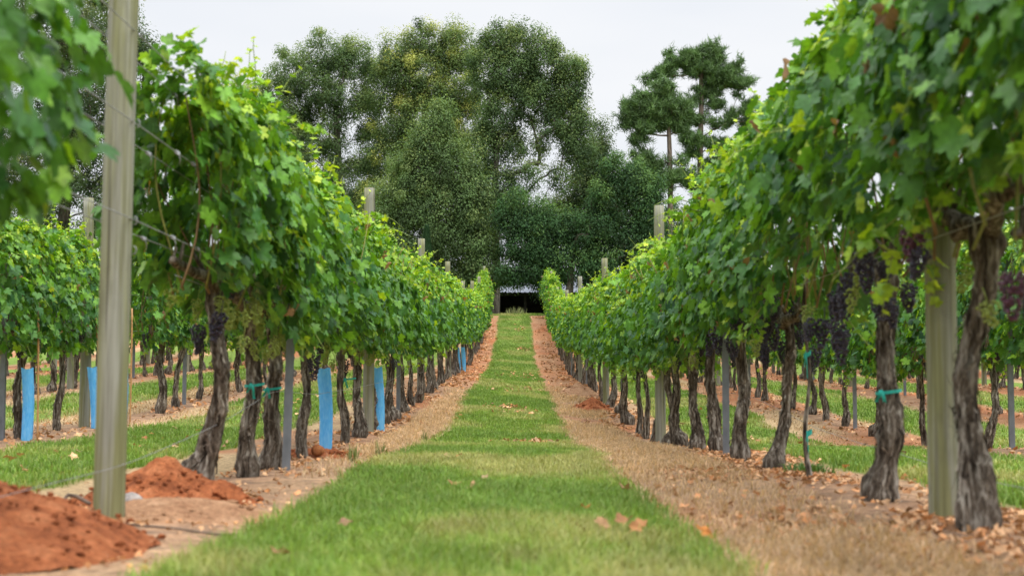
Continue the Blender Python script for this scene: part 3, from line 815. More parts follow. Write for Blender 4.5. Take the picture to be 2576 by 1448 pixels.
for i, y in enumerate(WP_R):
    lab = 'smooth grey green wooden post between thick trunks at the near right' if i == 0 else f'weathered wooden post, {ORD[i]} up the row bordering the lane on the right'
    wood_post(XR + (.02 if i == 0 else 0), y, lab, 'wooden trellis posts of the right lane row', i + 1, HP_R[i] / 2.18, (0, R(-.5) if i == 0 else 0), i < 2)
for k in (1, 2, 3):
    for s, rows in ((-1, ROWS_L), (1, ROWS_R)):
        for i, y in enumerate(WP_2):
            x = rows[k]
            if y < abs(x) / .37: continue
            if k == 3 and i > 3: continue
            wood_post(x, y, f'weathered wooden post, {ORD[i]} in sight along the {ORD[k]} row on the {side_word(s)}', 'wooden trellis posts of the rows behind', i + k, 1.0)
def metal_post(x, y, label, tilt=0, rz=0):
    e = tag(link('metal_post', METAL, None, (x, y, gz(x, y)), (0, tilt, rz)), label, 'post', 'grey steel trellis posts')
    return e
metal_post(XL + .115, 7.65, 'grey steel channel post leaning beside the ribboned vine near the lane', R(1.4), .2)
metal_post(XL, 16.2, 'grey steel channel post past the second wooden post, left lane row')
metal_post(XL, 31.4, 'grey steel channel post past the fourth wooden post, left lane row')
metal_post(XR - .01, 9.5, 'grey steel channel post between two bulging trunks right of the lane', 0, -.1)
metal_post(XR, 18.9, 'grey steel channel post past the second wooden post, right lane row')
metal_post(XR - .02, 28.2, 'tall grey steel post past the third wooden post, right lane row')
metal_post(XR - .02, 36.0, 'grey steel channel post past the fourth wooden post, right lane row')
for s, rows in ((-1, ROWS_L), (1, ROWS_R)):
    w = side_word(s)
    metal_post(rows[1], 11.35 if s < 0 else 12.0, f'grey steel post before the first wooden post of the second row, {w}')
    metal_post(rows[1], 17.55, f'grey steel post past the first wooden post of the second row, {w}')
    metal_post(rows[1], 25.5, f'grey steel post past the second wooden post of the second row, {w}')
    metal_post(rows[2], 25.4, f'grey steel post past the second wooden post of the third row, {w}')
    metal_post(rows[2], 33.2, f'grey steel post past the third wooden post of the third row, {w}')
    metal_post(rows[3], 33.4, f'grey steel post in the fourth row on the {w}')

def sleeve(x, y, label, i, tilt=(0, 0), stake=True, h=1.0):
    e = empty('vine_sleeve', (x, y, gz(x, y)), label, 'plant sleeve', 'blue plastic grow sleeves')
    e.rotation_euler = (tilt[0], tilt[1], .3 * i)
    link('plastic_sleeve', SLEEVES[i % 3], e, (0, 0, 0), (0, 0, 0), (1, 1, h))
    if stake: link('stake', STAKE, e, (.075, -.03, 0))
sleeve(XL + .03, 9.85, 'blue plastic sleeve standing alone near the lane, largest of the blue sleeves', 0, (0, R(-2.0)), False)
sleeve(XL + .03, 13.75, 'narrow blue sleeve half hidden behind the second wooden post near the lane', 1, (0, R(-3)), False, 1.08)
sleeve(XL + .06, 31.4, 'small blue sleeve up the left lane row, nearer of a pair', 2, (0, R(-4)), False)
sleeve(XL + .09, 33.6, 'small blue sleeve up the left lane row, farther of a pair', 0, (0, R(-3)), False)
sleeve(XL + .06, 48.6, 'tiny blue sleeve far up near the top of the left lane row', 1, (0, 0), False)
sleeve(-3.885, 11.3, 'blue sleeve with a bamboo stake nearest the left edge', 2, (0, R(-1)))
sleeve(-3.93, 13.3, 'blue sleeve leaning in front of the wooden post of the second row', 0, (0, R(-5)))
sleeve(-3.95, 14.25, 'blue sleeve mostly hidden behind the near wooden post, bamboo stake above', 1, (0, 0))

# wires
def wire(x, z, y0, y1, label, twist=None, r=.0021):
    ys = np.arange(y0, y1 + .01, .8)
    pts = np.stack([np.full(len(ys), x), ys, ground_z(np.full(len(ys), x), ys) * 1.0 + z + .006 * np.sin(ys * 1.3 + x * 9)], 1)
    mb = MB(); mb.tube(pts, r, 5, None)
    o = tag(link('trellis_wire', mb.mesh('trellis_wire', [M_WIRE])), label, 'wire', 'trellis wires')
    if twist:
        for ty in twist:
            t = MB(); a = np.linspace(0, 20, 40)
            zz = float(np.interp(ty, pts[:, 1], pts[:, 2]))
            t.tube(np.stack([x + .006 * np.cos(a), ty + a * .0022, zz + .006 * np.sin(a)], 1), .0017, 4)
            t.tube(np.stack([[x, ty + .045, zz], [x + .006, ty + .05, zz - .02], [x + .001, ty + .06, zz - .04]]), .0017, 4)
            link('twist', t.mesh('wire_twist', [M_WIRE]), o)
for z, nm, tw in ((1.64, 'top', [5.75]), (1.33, 'middle', [5.35, 5.62]), (1.0, 'lower', [5.3, 5.72])):
    wire(XL + .055, z, 1.6, 58.3, f'{nm} lane side wire of the pair passing the near wooden post', tw)
    wire(XL - .055, z, 1.6, 58.3, f'{nm} far side wire of the pair behind the near wooden post', tw[:1])
wire(XL, .88, 5.6, 58.3, 'low wire carrying the trunks of the left lane row')
for z, nm in ((1.6, 'top'), (1.3, 'middle'), (.92, 'low')):
    wire(XR - .055, z, 1.6, 58, f'{nm} trellis wire running through the right lane row')
    wire(ROWS_L[1] + .055, z, 9.5, 44.5, f'{nm} trellis wire running through the second row on the left')
    wire(ROWS_R[1] - .055, z, 9.5, 44.5, f'{nm} trellis wire running through the second row on the right')
def slack(name, P, label, cat, mat, r, n=5):
    P = np.array(P, float); t = np.arange(len(P)); tt = np.linspace(0, len(P) - 1, len(P) * 8)
    Q = np.stack([np.interp(tt, t, P[:, i]) for i in range(3)], 1)
    k = np.array([1, 2, 3, 2, 1.0]); k /= k.sum()
    for i in range(3): Q[2:-2, i] = np.convolve(Q[:, i], k, 'valid')
    Q[:, 2] += ground_z(Q[:, 0], Q[:, 1])
    mb = MB(); mb.tube(Q, r, n)
    return tag(link(name, mb.mesh(name, [mat])), label, cat)
slack('slack_wire', [(-1.42, 2.6, .10), (-1.36, 3.7, .15), (-1.295, 4.66, .18), (-1.29, 6.2, .29), (-1.30, 7.63, .43), (-1.30, 9.2, .40), (-1.28, 11.2, .43), (-1.29, 13.2, .47), (-1.28, 15.2, .50), (-1.28, 17.2, .60), (-1.28, 18.6, .42), (-1.28, 20.0, .42), (-1.28, 21.9, .62)],
      'slack pale wire sloping up across the near wooden post to the metal post', 'wire', M_WIRE, .0015)
slack('slack_wire', [(1.62, 3.4, .10), (1.60, 5.0, .13), (1.58, 7.0, .2), (1.55, 9.4, .40), (1.5, 13.6, .5)],
      'slack pale wire sagging low behind the thick trunks on the right', 'wire', M_WIRE, .0014)
slack('ground_root', [(-1.42, 4.66, .004), (-1.3, 4.60, .007), (-1.18, 4.54, .003), (-1.05, 4.47, .008), (-.92, 4.44, .003), (-.84, 4.50, .004)],
      'thin dark root lying on bare soil in front of the near wooden post', 'root', M_HOSE, .0036, 6)
slack('fallen_twig', [(-1.68, 5.25, .01), (-1.66, 5.28, .06), (-1.63, 5.3, .05), (-1.58, 5.3, .02)], 'short broken twig on the grass edge left of the near wooden post', 'twig', M_HOSE, .007, 6)
for s in ((-1.335, 5.45, 0.02),):
    pass

# ------------------------------------------------------------------ soil mounds
def mound(x, y, rx, ry, h, label, mat, seed, clods=40, power=1.6, cl=(.012, .035)):
    rs = np.random.default_rng(seed); n = 72; m = 26
    a = np.arange(n) / n * 6.283; v = []; ns = Noise2(seed)
    for i in range(m):
        f = i / (m - 1)
        for j in range(n):
            e = 1 + .22 * (ns.fbm(math.cos(a[j]) * 1.5 + 9, math.sin(a[j]) * 1.5 + 9, 2) - .5) * 2
            px, py = x + rx * f * e * math.cos(a[j]), y + ry * f * e * math.sin(a[j])
            zz = h * max(0, 1 - f) ** (1 / power) * (1 - .25 * f) if power > 1 else h * (1 - f ** 2)
            zz = h * (math.cos(math.pi * min(f, 1)) * .5 + .5) ** .9 if h < .1 else h * max(0, 1.08 - math.sqrt(f * f + .0064)) * (1 - .15 * math.sin(math.pi * f))
            nz = (ns.fbm(px * 14, py * 14, 3) - .5) * .035 * min(1, h * 4) * (1 - f * .6) + (ns.fbm(px * 30, py * 30, 3) - .5) * .03 * min(1, h * 6)
            v.append((px, py, gz(px, py) + zz + nz - .02 * f ** 3))
    q = [(i * n + j, i * n + (j + 1) % n, (i + 1) * n + (j + 1) % n, (i + 1) * n + j)[::-1] for i in range(m - 1) for j in range(n)]
    mb = MB(); mb.add(v, q=q)
    iv, f3 = ICO
    V = np.array(v)
    for i in range(clods):
        p = V[rs.integers(n * 9, len(V))] + np.array([rs.normal(0, .02), rs.normal(0, .02), 0])
        k = rs.uniform(*cl) * .62 * (1 if rs.random() < .9 else 1.5)
        w = iv * k * (1 + .25 * rs.normal(0, 1, (len(iv), 1))) * np.array([1.2, 1, .75])
        mb.add(w + p - np.array([0, 0, k * .15]), t=f3)
    o = tag(link('soil_mound', mb.mesh('soil_mound', [mat])), label, 'soil mound', 'heaps of dug soil')
    return o
mound(-1.66, 3.98, .66, .62, .27, 'large heap of red clay in the bottom left corner', M_CLAY, 61, 900, cl=(.003, .013))
mound(-1.42, 5.72, .33, .40, .175, 'red clay heap between the near wooden post and the kneed vine', M_CLAY, 62, 500, cl=(.003, .013))
mound(-1.20, 5.05, .50, .48, .055, 'low pale spread of dug soil around the foot of the near post', M_PALECLAY, 63, 150, cl=(.005, .018))
mound(-1.17, 5.62, .18, .16, .085, 'small red clay lump at the lane end of the red heap', M_CLAY, 64, 50, cl=(.008, .024))
mound(-1.30, 9.35, .33, .40, .05, 'flat red clay patch at the foot of the large blue sleeve', M_CLAY, 65, 90, cl=(.01, .03))
mound(1.08, 20.6, .27, .7, .19, 'orange clay heap beside the trunks right of the lane', M_CLAY, 66, 70)
mound(1.05, 25.0, .36, .9, .19, 'tan soil heap up the right row, beyond the orange one', M_PALECLAY, 67, 70)
iv, f3 = ICO
_rk = MB(); _rk.add(iv * np.array([.045, .04, .04]) * (1 + .1 * rng.normal(0, 1, (len(iv), 1))), t=f3)
tag(link('clay_lump', _rk.mesh('clay_lump', [mat_soil('orange_clay', (.36, .12, .045), (.50, .19, .075), (.60, .27, .12), 2)]), None, (XL + .09, 9.05, gz(XL + .09, 9.05) + .05)), 'orange clay lump in front of the large blue sleeve', 'clay lump')
_st = MB(); _st.add(iv * np.array([.05, .035, .03]) * (1 + .18 * rng.normal(0, 1, (len(iv), 1))), t=f3)
tag(link('stone', _st.mesh('grey_stone', [mat_plain('grey_stone', (.30, .27, .25), .9, .1, 30, .5)]), None, (-1.44, 5.35, gz(-1.44, 5.35) + .02)), 'small grey stone beside the near wooden post', 'stone')

# ------------------------------------------------------------------ ground sheet
def masks(x, y):
    """how much lane grass, dry straw and red clay there is at a place"""
    x = np.asarray(x, float); y = np.asarray(y, float)
    u = (x - XL) % PITCHX                       # 0 at a vine row, growing to the right
    e1 = .55 + .16 * (N2.fbm(y * .55 + 3, np.floor((x - XL) / PITCHX) * 7 + 5, 3) - .5) * 2 + .05 * (N3(y * 6, x * 6) - .5)
    e2 = 1.93 + .16 * (N2.fbm(y * .55 + 40, np.floor((x - XL) / PITCHX) * 9 + 2, 3) - .5) * 2 + .05 * (N3(y * 6 + 9, x * 6) - .5)
    main = (x > XL) & (x < XR)
    e1 = np.where(main, .56 + .04 * sstep(8, 14, y) + .07 * (N2.fbm(y * .7 + 3, x * 0 + 5, 3) - .5) * 2 + .05 * (N3(y * 6, x * 6) - .5), e1)
    e2 = np.where(main, 1.875 - .0 * sstep(8, 14, y) + .07 * (N2.fbm(y * .7 + 40, x * 0 + 2, 3) - .5) * 2 + .05 * (N3(y * 6 + 9, x * 6) - .5), e2)
    grass = sstep(-.09, .06, u - e1) * sstep(-.09, .06, e2 - u)
    # thin places in the turf
    grass = np.maximum(grass, sstep(59.3, 60.2, y + .5 * N3(x * .8, y * .8)))
    back = (1 - sstep(1.0, 2.0, -y))
    left = np.where(u < PITCHX / 2, u, PITCHX - u)          # distance from a row
    nz = N1.fbm(x * 1.1 + 7, y * .6 + 3, 4)
    band = sstep(.12, .38, left + .25 * (nz - .5))
    on_l = sstep(8.6, 10.2, y) * (1 - sstep(19, 24, y))
    on_r = np.maximum(sstep(6.7, 9.2, y) * (1 - sstep(21, 27, y)), (1 - sstep(3.9, 5.0, y)))
    oth = sstep(.45, .6, N2.fbm(x * .4, y * .25, 2))
    sgn = x
    on = np.where((x > -1.35) & (x < 0), on_l, np.where((x > 0) & (x < 1.4), on_r, oth * .8))
    straw = np.clip(band * on * 1.15 + .22 * band, 0, 1) * sstep(.33, .56, nz + .14 * on) * (1 - grass)
    red = np.clip(sstep(.50, .68, N3.fbm(x * .7 + 20, y * .35, 3)) * .8 + .55 * sstep(21, 30, y), 0, 1) * (1 - grass)
    return grass, straw, red

def axis(segs):
    out = []
    for a, b, s in segs: out += list(np.arange(a, b, s))
    return np.array(out + [segs[-1][1]])
gx = axis([(-700, -160, 90), (-160, -40, 15), (-40, -16, 3), (-16, -5, .22), (-5, -2.2, .09), (-2.2, 2.4, .04), (2.4, 5, .09), (5, 16, .22), (16, 40, 3), (40, 160, 15), (160, 700, 90)])
gy = axis([(-30, 0, 2), (0, 2, .2), (2, 14, .06), (14, 30, .14), (30, 64, .3), (64, 110, 2), (110, 200, 15), (200, 900, 100)])
GX, GY = np.meshgrid(gx, gy)
gr, sr, rd = masks(GX, GY)
GZ = ground_z(GX, GY)
nx, ny = len(gx), len(gy)
ii, jj = np.meshgrid(np.arange(nx - 1), np.arange(ny - 1))
gq = np.stack([jj * nx + ii, jj * nx + ii + 1, (jj + 1) * nx + ii + 1, (jj + 1) * nx + ii], -1).reshape(-1, 4)
go = link('ground', mesh_np('ground', np.stack([GX, GY, GZ], -1), None, gq, [M_GROUND], np.stack([gr, sr, rd], -1).reshape(-1, 3)))
tag(go, kind='structure')

# ------------------------------------------------------------------ grass, straw, litter (stuff)
def scatter(n, x0, x1, y0, y1, rs):
    return rs.uniform(x0, x1, n), rs.uniform(y0, y1, n)
def blades(x, y, h, w, col, rs, lean=.5):
    n = len(x); a = rs.uniform(0, 6.283, n); b = rs.uniform(0, 6.283, n)
    z = ground_z(x, y) - .004
    dx, dy = np.cos(a) * w / 2, np.sin(a) * w / 2
    ln = h * np.abs(rs.normal(lean, .3, n))
    ex, ey = np.cos(b) * ln, np.sin(b) * ln
    base = np.stack([x, y, z], 1)
    off = np.stack([dx, dy, 0 * dx], 1)
    midp = base + np.stack([ex * .3, ey * .3, h * .62], 1)
    tip = base + np.stack([ex, ey, h * (1 - .25 * np.clip(ln / h, 0, 1.2))], 1)
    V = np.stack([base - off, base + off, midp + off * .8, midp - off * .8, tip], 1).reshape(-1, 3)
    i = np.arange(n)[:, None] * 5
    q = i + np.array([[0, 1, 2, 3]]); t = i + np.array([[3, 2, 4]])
    sh = np.array([.7, .7, 1.0, 1.0, 1.15])  # shading painted along each blade: dark foot, light tip
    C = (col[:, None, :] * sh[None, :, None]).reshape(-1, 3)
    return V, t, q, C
rs = np.random.default_rng(88)
gb, sb = MB(), MB()
def grass_zone(n, x0, x1, y0, y1, h, w):
    x, y = scatter(n, x0, x1, y0, y1, rs)
    g, s, r = masks(x, y)
    thin = N2.fbm(x * 1.7 + 11, y * .9 + 4, 4)
    keep = rs.random(n) < g * (.55 + .6 * sstep(.3, .6, thin))
    x, y, thin = x[keep], y[keep], thin[keep]
    patch = N1.fbm(x * 1.1 + 31, y * .7 + 13, 4)
    k = len(x)
    green = np.array([.15, .275, .036]) + (np.array([.245, .37, .05]) - np.array([.15, .275, .036])) * rs.random((k, 1))
    yel = np.array([.46, .42, .17])
    f = np.clip(sstep(.50, .66, patch) * .75 + rs.normal(.05, .18, k), 0, 1)[:, None]
    dark = np.array([.11, .22, .032])
    f2 = (sstep(.54, .4, patch) * .6)[:, None]
    c = green * (1 - f2) + dark * f2
    c = c * (1 - f) + yel * f
    c *= rs.uniform(.75, 1.25, (k, 1))
    hh = h * rs.uniform(.45, 1.3, k) * (.75 + .6 * (thin - .3))
    gb.add(*blades_mb(x, y, hh, w * rs.uniform(.7, 1.3, k), c))
def blades_mb(x, y, h, w, c, lean=.5):
    V, t, q, C = blades(x, y, h, w, c, rs, lean)
    return V, t, q, C
def straw_zone(n, x0, x1, y0, y1, h, w):
    x, y = scatter(n, x0, x1, y0, y1, rs)
    g, s, r = masks(x, y)
    keep = rs.random(n) < s
    x, y = x[keep], y[keep]; k = len(x)
    c = np.array([.56, .355, .21]) + (np.array([.78, .56, .37]) - np.array([.56, .355, .21])) * rs.random((k, 1))
    c *= rs.uniform(.6, 1.15, (k, 1))
    sb.add(*blades_mb(x, y, h * rs.uniform(.4, 1.3, k), w * rs.uniform(.7, 1.3, k), c, .9))
grass_zone(100000, -1.1, .9, 2.2, 6.0, .075, .0042)
grass_zone(85000, -1.1, .9, 6.0, 12.0, .062, .0055)
grass_zone(62000, -1.1, .9, 12.0, 24.0, .05, .008)
grass_zone(70000, -1.1, .9, 24.0, 62.0, .05, .014)
grass_zone(42000, -3.9, -1.8, 4.8, 14.0, .060, .0065)
grass_zone(36000, 1.8, 3.6, 4.8, 14.0, .060, .0065)
grass_zone(40000, -3.9, -1.8, 14.0, 36.0, .055, .011)
grass_zone(40000, 1.8, 3.6, 14.0, 36.0, .055, .011)
grass_zone(46000, -9.5, -4.4, 12.0, 36.0, .06, .014)
grass_zone(46000, 4.4, 9.5, 12.0, 36.0, .06, .014)
grass_zone(22000, -6, 6, 59.5, 64.0, .10, .016)
x_, y_ = rs.normal(-.05, .25, 90), rs.normal(61.0, .15, 90)
gb.add(*blades_mb(x_, y_, rs.uniform(.15, .42, 90), np.full(90, .016), np.array([[.30, .32, .14]]) * rs.uniform(.7, 1.2, (90, 1)), .15))
x_, y_ = rs.normal(1.55, .06, 260), rs.normal(7.6, .12, 260)
gb.add(*blades_mb(x_, y_, rs.uniform(.03, .09, 260), np.full(260, .01), np.array([[.10, .20, .035]]) * rs.uniform(.7, 1.2, (260, 1)), .8))
for (sx_, sy_) in ((-.92, 9.6), (-1.0, 8.7), (-.8, 12.2)):
    x_, y_ = rs.normal(sx_, .015, 30), rs.normal(sy_, .03, 30)
    gb.add(*blades_mb(x_, y_, rs.uniform(.06, .14, 30), np.full(30, .007), np.array([[.17, .21, .06]]) * rs.uniform(.7, 1.2, (30, 1)), .15))
straw_zone(60000, -1.4, -.4, 7.0, 24.0, .055, .0045)
straw_zone(50000, .4, 1.6, 2.2, 8.0, .045, .0036)
straw_zone(80000, .4, 1.6, 7.0, 28.0, .055, .005)
straw_zone(26000, -7.6, -3.4, 11, 32, .05, .009)
straw_zone(26000, 3.4, 7.6, 11, 32, .05, .009)
tag(link('grass', gb.mesh('grass', [M_GRASS])), 'short green mown grass growing in the lanes', 'grass', None, 'stuff')
tag(link('dry_grass', sb.mesh('dry_grass', [M_GRASS])), 'tan dead grass edging the bare strips under the vines', 'dry grass', None, 'stuff')

DRY = [np.array(c) for c in ((.60, .30, .14), (.70, .42, .23), (.52, .23, .09), (.36, .20, .11), (.62, .38, .21))]
def litter(mb, x, y, s, rs, lift=.012):
    n = len(x)
    P = np.stack([x, y, ground_z(x, y) + lift * rs.random(n) + .004], 1)
    Nn = np.stack([rs.normal(0, .45, n), rs.normal(0, .45, n), np.ones(n)], 1)
    T = rs.normal(0, 1, (n, 3)) * np.array([1, 1, .25])
    C = np.array(DRY)[rs.integers(0, 5, n)] * rs.uniform(.6, 1.2, (n, 1))
    put_leaves(mb, P, Nn, T, s, C, LT_DRY, rs, -.35, .35, .22)
lb = MB()
for (n, cx, w, y0, y1, s) in ((1500, XL, .30, 5.6, 12, .020), (900, XL + .1, .32, 3.4, 6.4, .012), (7000, XR - .08, .36, 3.2, 12, .022), (4200, XL, .36, 12, 40, .04), (4200, XR, .36, 12, 40, .04),
                              (1600, ROWS_L[1], .42, 9, 32, .034), (1800, ROWS_R[1], .42, 9, 32, .034), (1200, ROWS_L[2], .45, 16, 40, .042), (1200, ROWS_R[2], .45, 16, 40, .042),
                              (900, ROWS_L[3], .45, 24, 42, .05), (900, ROWS_R[3], .45, 24, 42, .05), (2600, XL, .42, 40, 59, .05), (2600, XR, .42, 40, 59, .05)):
    x = rs.normal(cx, w, n); y = rs.uniform(y0, y1, n)
    g, s_, r = masks(x, y)
    dens = sstep(.42, .6, N3.fbm(x * 2.2 + 3, y * 1.2 + 8, 3))
    k = rs.random(n) < (1 - g) ** 1.5 * (.10 + .9 * dens) * (1 - .7 * s_)
    litter(lb, x[k], y[k], s * rs.uniform(.6, 1.5, k.sum()), rs)
# drifts of leaves on the lane
for (cx, cy, sx, sy, n, s) in ((.12, 12.7, .14, .18, 60, .034), (-.12, 19.5, .13, .25, 50, .036), (.02, 18.6, .2, .3, 26, .034), (0, 25, .3, .7, 40, .036), (.1, 33, .3, 1.5, 50, .04), (.25, 47, .12, .4, 30, .05), (.15, 54, .15, .5, 30, .05), (-.5, 9.0, .1, .1, 14, .03), (-2.8, 10.5, .5, 1.5, 36, .034), (2.9, 9.5, .5, 1.8, 40, .034), (-2.7, 16, .6, 3, 50, .036), (2.8, 16, .6, 3, 50, .036)):
    litter(lb, rs.normal(cx, sx, n), rs.normal(cy, sy, n), s * rs.uniform(.6, 1.4, n), rs, .05)
tag(link('leaf_litter', lb.mesh('leaf_litter', [M_DRYLEAF])), 'curled tan and orange dead leaves strewn under the vines', 'leaf litter', None, 'stuff')

def fallen(px, py, size, label, c, seed, rz):
    s = (py - HY) / CAMZ; Y = F / s; X = (px - HX) / s
    r_ = np.random.default_rng(seed); mb = MB()
    put_leaves(mb, np.zeros((1, 3)), np.array([[r_.normal(0, .4), r_.normal(0, .4) - .5, 1]]), np.array([[math.cos(rz), math.sin(rz), .3]]), np.array([size]), np.array([c]), LT_HI, r_, -.5, .5, .25)
    tag(link('fallen_leaf', mb.mesh('fallen_leaf', [M_DRYLEAF]), None, (X, Y, gz(X, Y) + .045)), label, 'fallen leaf', 'dead leaves lying on the lane grass')
for a in ((1470, 1302, .030, 'rust orange leaf standing upright in the grass, behind the brown leaves', (.42, .14, .04), 1, 1.5),
          (1767, 1362, .042, 'bright orange fallen leaf alone at the right edge of the lane grass', (.52, .20, .05), 2, .3),
          (1512, 1350, .036, 'tan fallen leaf at the end of the little drift toward the lane middle', (.40, .23, .12), 3, 2),
          (1565, 1340, .040, 'curled brown fallen leaf in the middle of the little drift', (.34, .17, .08), 4, 1),
          (1605, 1352, .042, 'brown orange fallen leaf at the right end of the little drift', (.44, .21, .09), 5, 2.6),
          (1458, 1356, .026, 'small tan fallen leaf beside the little drift', (.42, .26, .14), 6, .3),
          (1147, 1244, .046, 'orange brown fallen leaf lying farther up, left of the lane middle', (.40, .19, .09), 7, 1.2),
          (1185, 1252, .034, 'small tan fallen leaf touching the orange brown one', (.45, .27, .14), 8, 2.0),
          (870, 1348, .036, 'dull brown fallen leaf in the grass near the left lane edge', (.24, .14, .08), 9, .8),
          (1220, 1222, .030, 'pale tan fallen leaf alone in mid lane', (.46, .32, .18), 10, 1.8),
          (1570, 1250, .034, 'brown fallen leaf in taller grass at the right lane edge', (.32, .19, .10), 11, 1.0),
          (710, 1435, .036, 'brown fallen leaf at the bottom edge of the lane grass', (.30, .16, .08), 12, 1.0)):
    fallen(*a)

# ------------------------------------------------------------------ trees
def grow(mb, base, trunk_pts, r_trunk, clumps, rs, rtip=.012, arch=.12, up_pen=1.6, exp=.48, rmax=None):
    """limbs that reach every clump of the crown, thickened by what they carry"""
    nodes = [np.array(p, float) for p in trunk_pts]; par = list(range(-1, len(nodes) - 1)); ntr = len(nodes)
    order = np.argsort(np.linalg.norm(clumps - trunk_pts[-1] * np.array([1, 1, .85]), axis=1))
    for ci in order:
        c = clumps[ci]; A = np.array(nodes); d = A - c
        cost = np.linalg.norm(d, axis=1) + up_pen * np.maximum(0, d[:, 2]) + .15 * np.maximum(0, -d[:, 2] - 3)
        cost[0] += 5
        i = int(np.argmin(cost)); a = A[i]; L_ = np.linalg.norm(c - a)
        k = max(2, min(7, int(L_ / .45)))
        last = i
        for j in range(1, k + 1):
            f = j / k
            p = a + (c - a) * f + np.array([0, 0, arch * L_ * math.sin(math.pi * f)]) * (1 if f < 1 else 0) + (rs.normal(0, .05 * L_ ** .5, 3) if f < 1 else 0)
            nodes.append(p); par.append(last); last = len(nodes) - 1
    n = len(nodes); w = np.zeros(n); kids = np.zeros(n)
    for i in range(n):
        if par[i] >= 0: kids[par[i]] += 1
    w[kids == 0] = 1
    for i in range(n - 1, 0, -1): w[par[i]] += w[i]
    r = rtip * w ** exp
    r = r * (1.0 if rmax is None else 1)
    r[:ntr] = np.maximum(np.linspace(r_trunk, r_trunk * .55, ntr), np.minimum(r[:ntr], r_trunk))
    r = np.minimum(r, r_trunk)
    A = np.array(nodes); s = 6
    mb.tube(A[:ntr], r[:ntr] * np.concatenate([[1.25], np.ones(ntr - 1)]), 12, np.full(3, 1.0))
    th = np.arange(s) / s * 6.283
    I = np.array([i for i in range(ntr, n)]); Pn = np.array([par[i] for i in I])
    D = A[I] - A[Pn]; D /= np.linalg.norm(D, axis=1)[:, None] + 1e-9
    ref = np.where(np.abs(D[:, 2:3]) < .9, np.array([[0, 0, 1.0]]), np.array([[1.0, 0, 0]]))
    U = np.cross(D, ref); U /= np.linalg.norm(U, axis=1)[:, None]; W = np.cross(D, U)
    ring = np.cos(th)[None, :, None] * U[:, None] + np.sin(th)[None, :, None] * W[:, None]
    r0 = np.minimum(r[Pn], r[I] * 1.25)
    V = np.concatenate([A[Pn][:, None] + r0[:, None, None] * ring, A[I][:, None] + r[I][:, None, None] * ring], 1)
    j = np.arange(s); q = np.stack([j, (j + 1) % s, s + (j + 1) % s, s + j], 1)
    Q = (q[None] + (np.arange(len(I)) * 2 * s)[:, None, None]).reshape(-1, 4)
    mb.add(V.reshape(-1, 3), q=Q, c=np.full(3, 1.0))

def sample_blobs(blobs, n, Y, rs, depth=.9, shell=.55):
    """points inside ellipsoids given by direction in the photo and placed at distance Y"""
    area = np.array([b[2] * b[3] * (b[4] if len(b) > 4 else 1) for b in blobs], float); area /= area.sum()
    pts, tone = [], []
    for bi in rs.choice(len(blobs), n, p=area):
        b = blobs[bi]
        v = rs.normal(0, 1, 3); v /= np.linalg.norm(v); rad = rs.random() ** (1 / 3) * (1 - shell) + shell * rs.uniform(.55, 1) + (rs.random() < .2) * rs.uniform(.05, .4)
        o = at(b[0], b[1], Y); s = Y / F
        if v[2] > 0 and rs.random() < .3: o = o + np.array([0, 0, rs.uniform(0, .45) * b[3] * s])
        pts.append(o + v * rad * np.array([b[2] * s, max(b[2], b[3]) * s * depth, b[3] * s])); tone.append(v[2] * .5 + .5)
    return np.array(pts), np.array(tone)

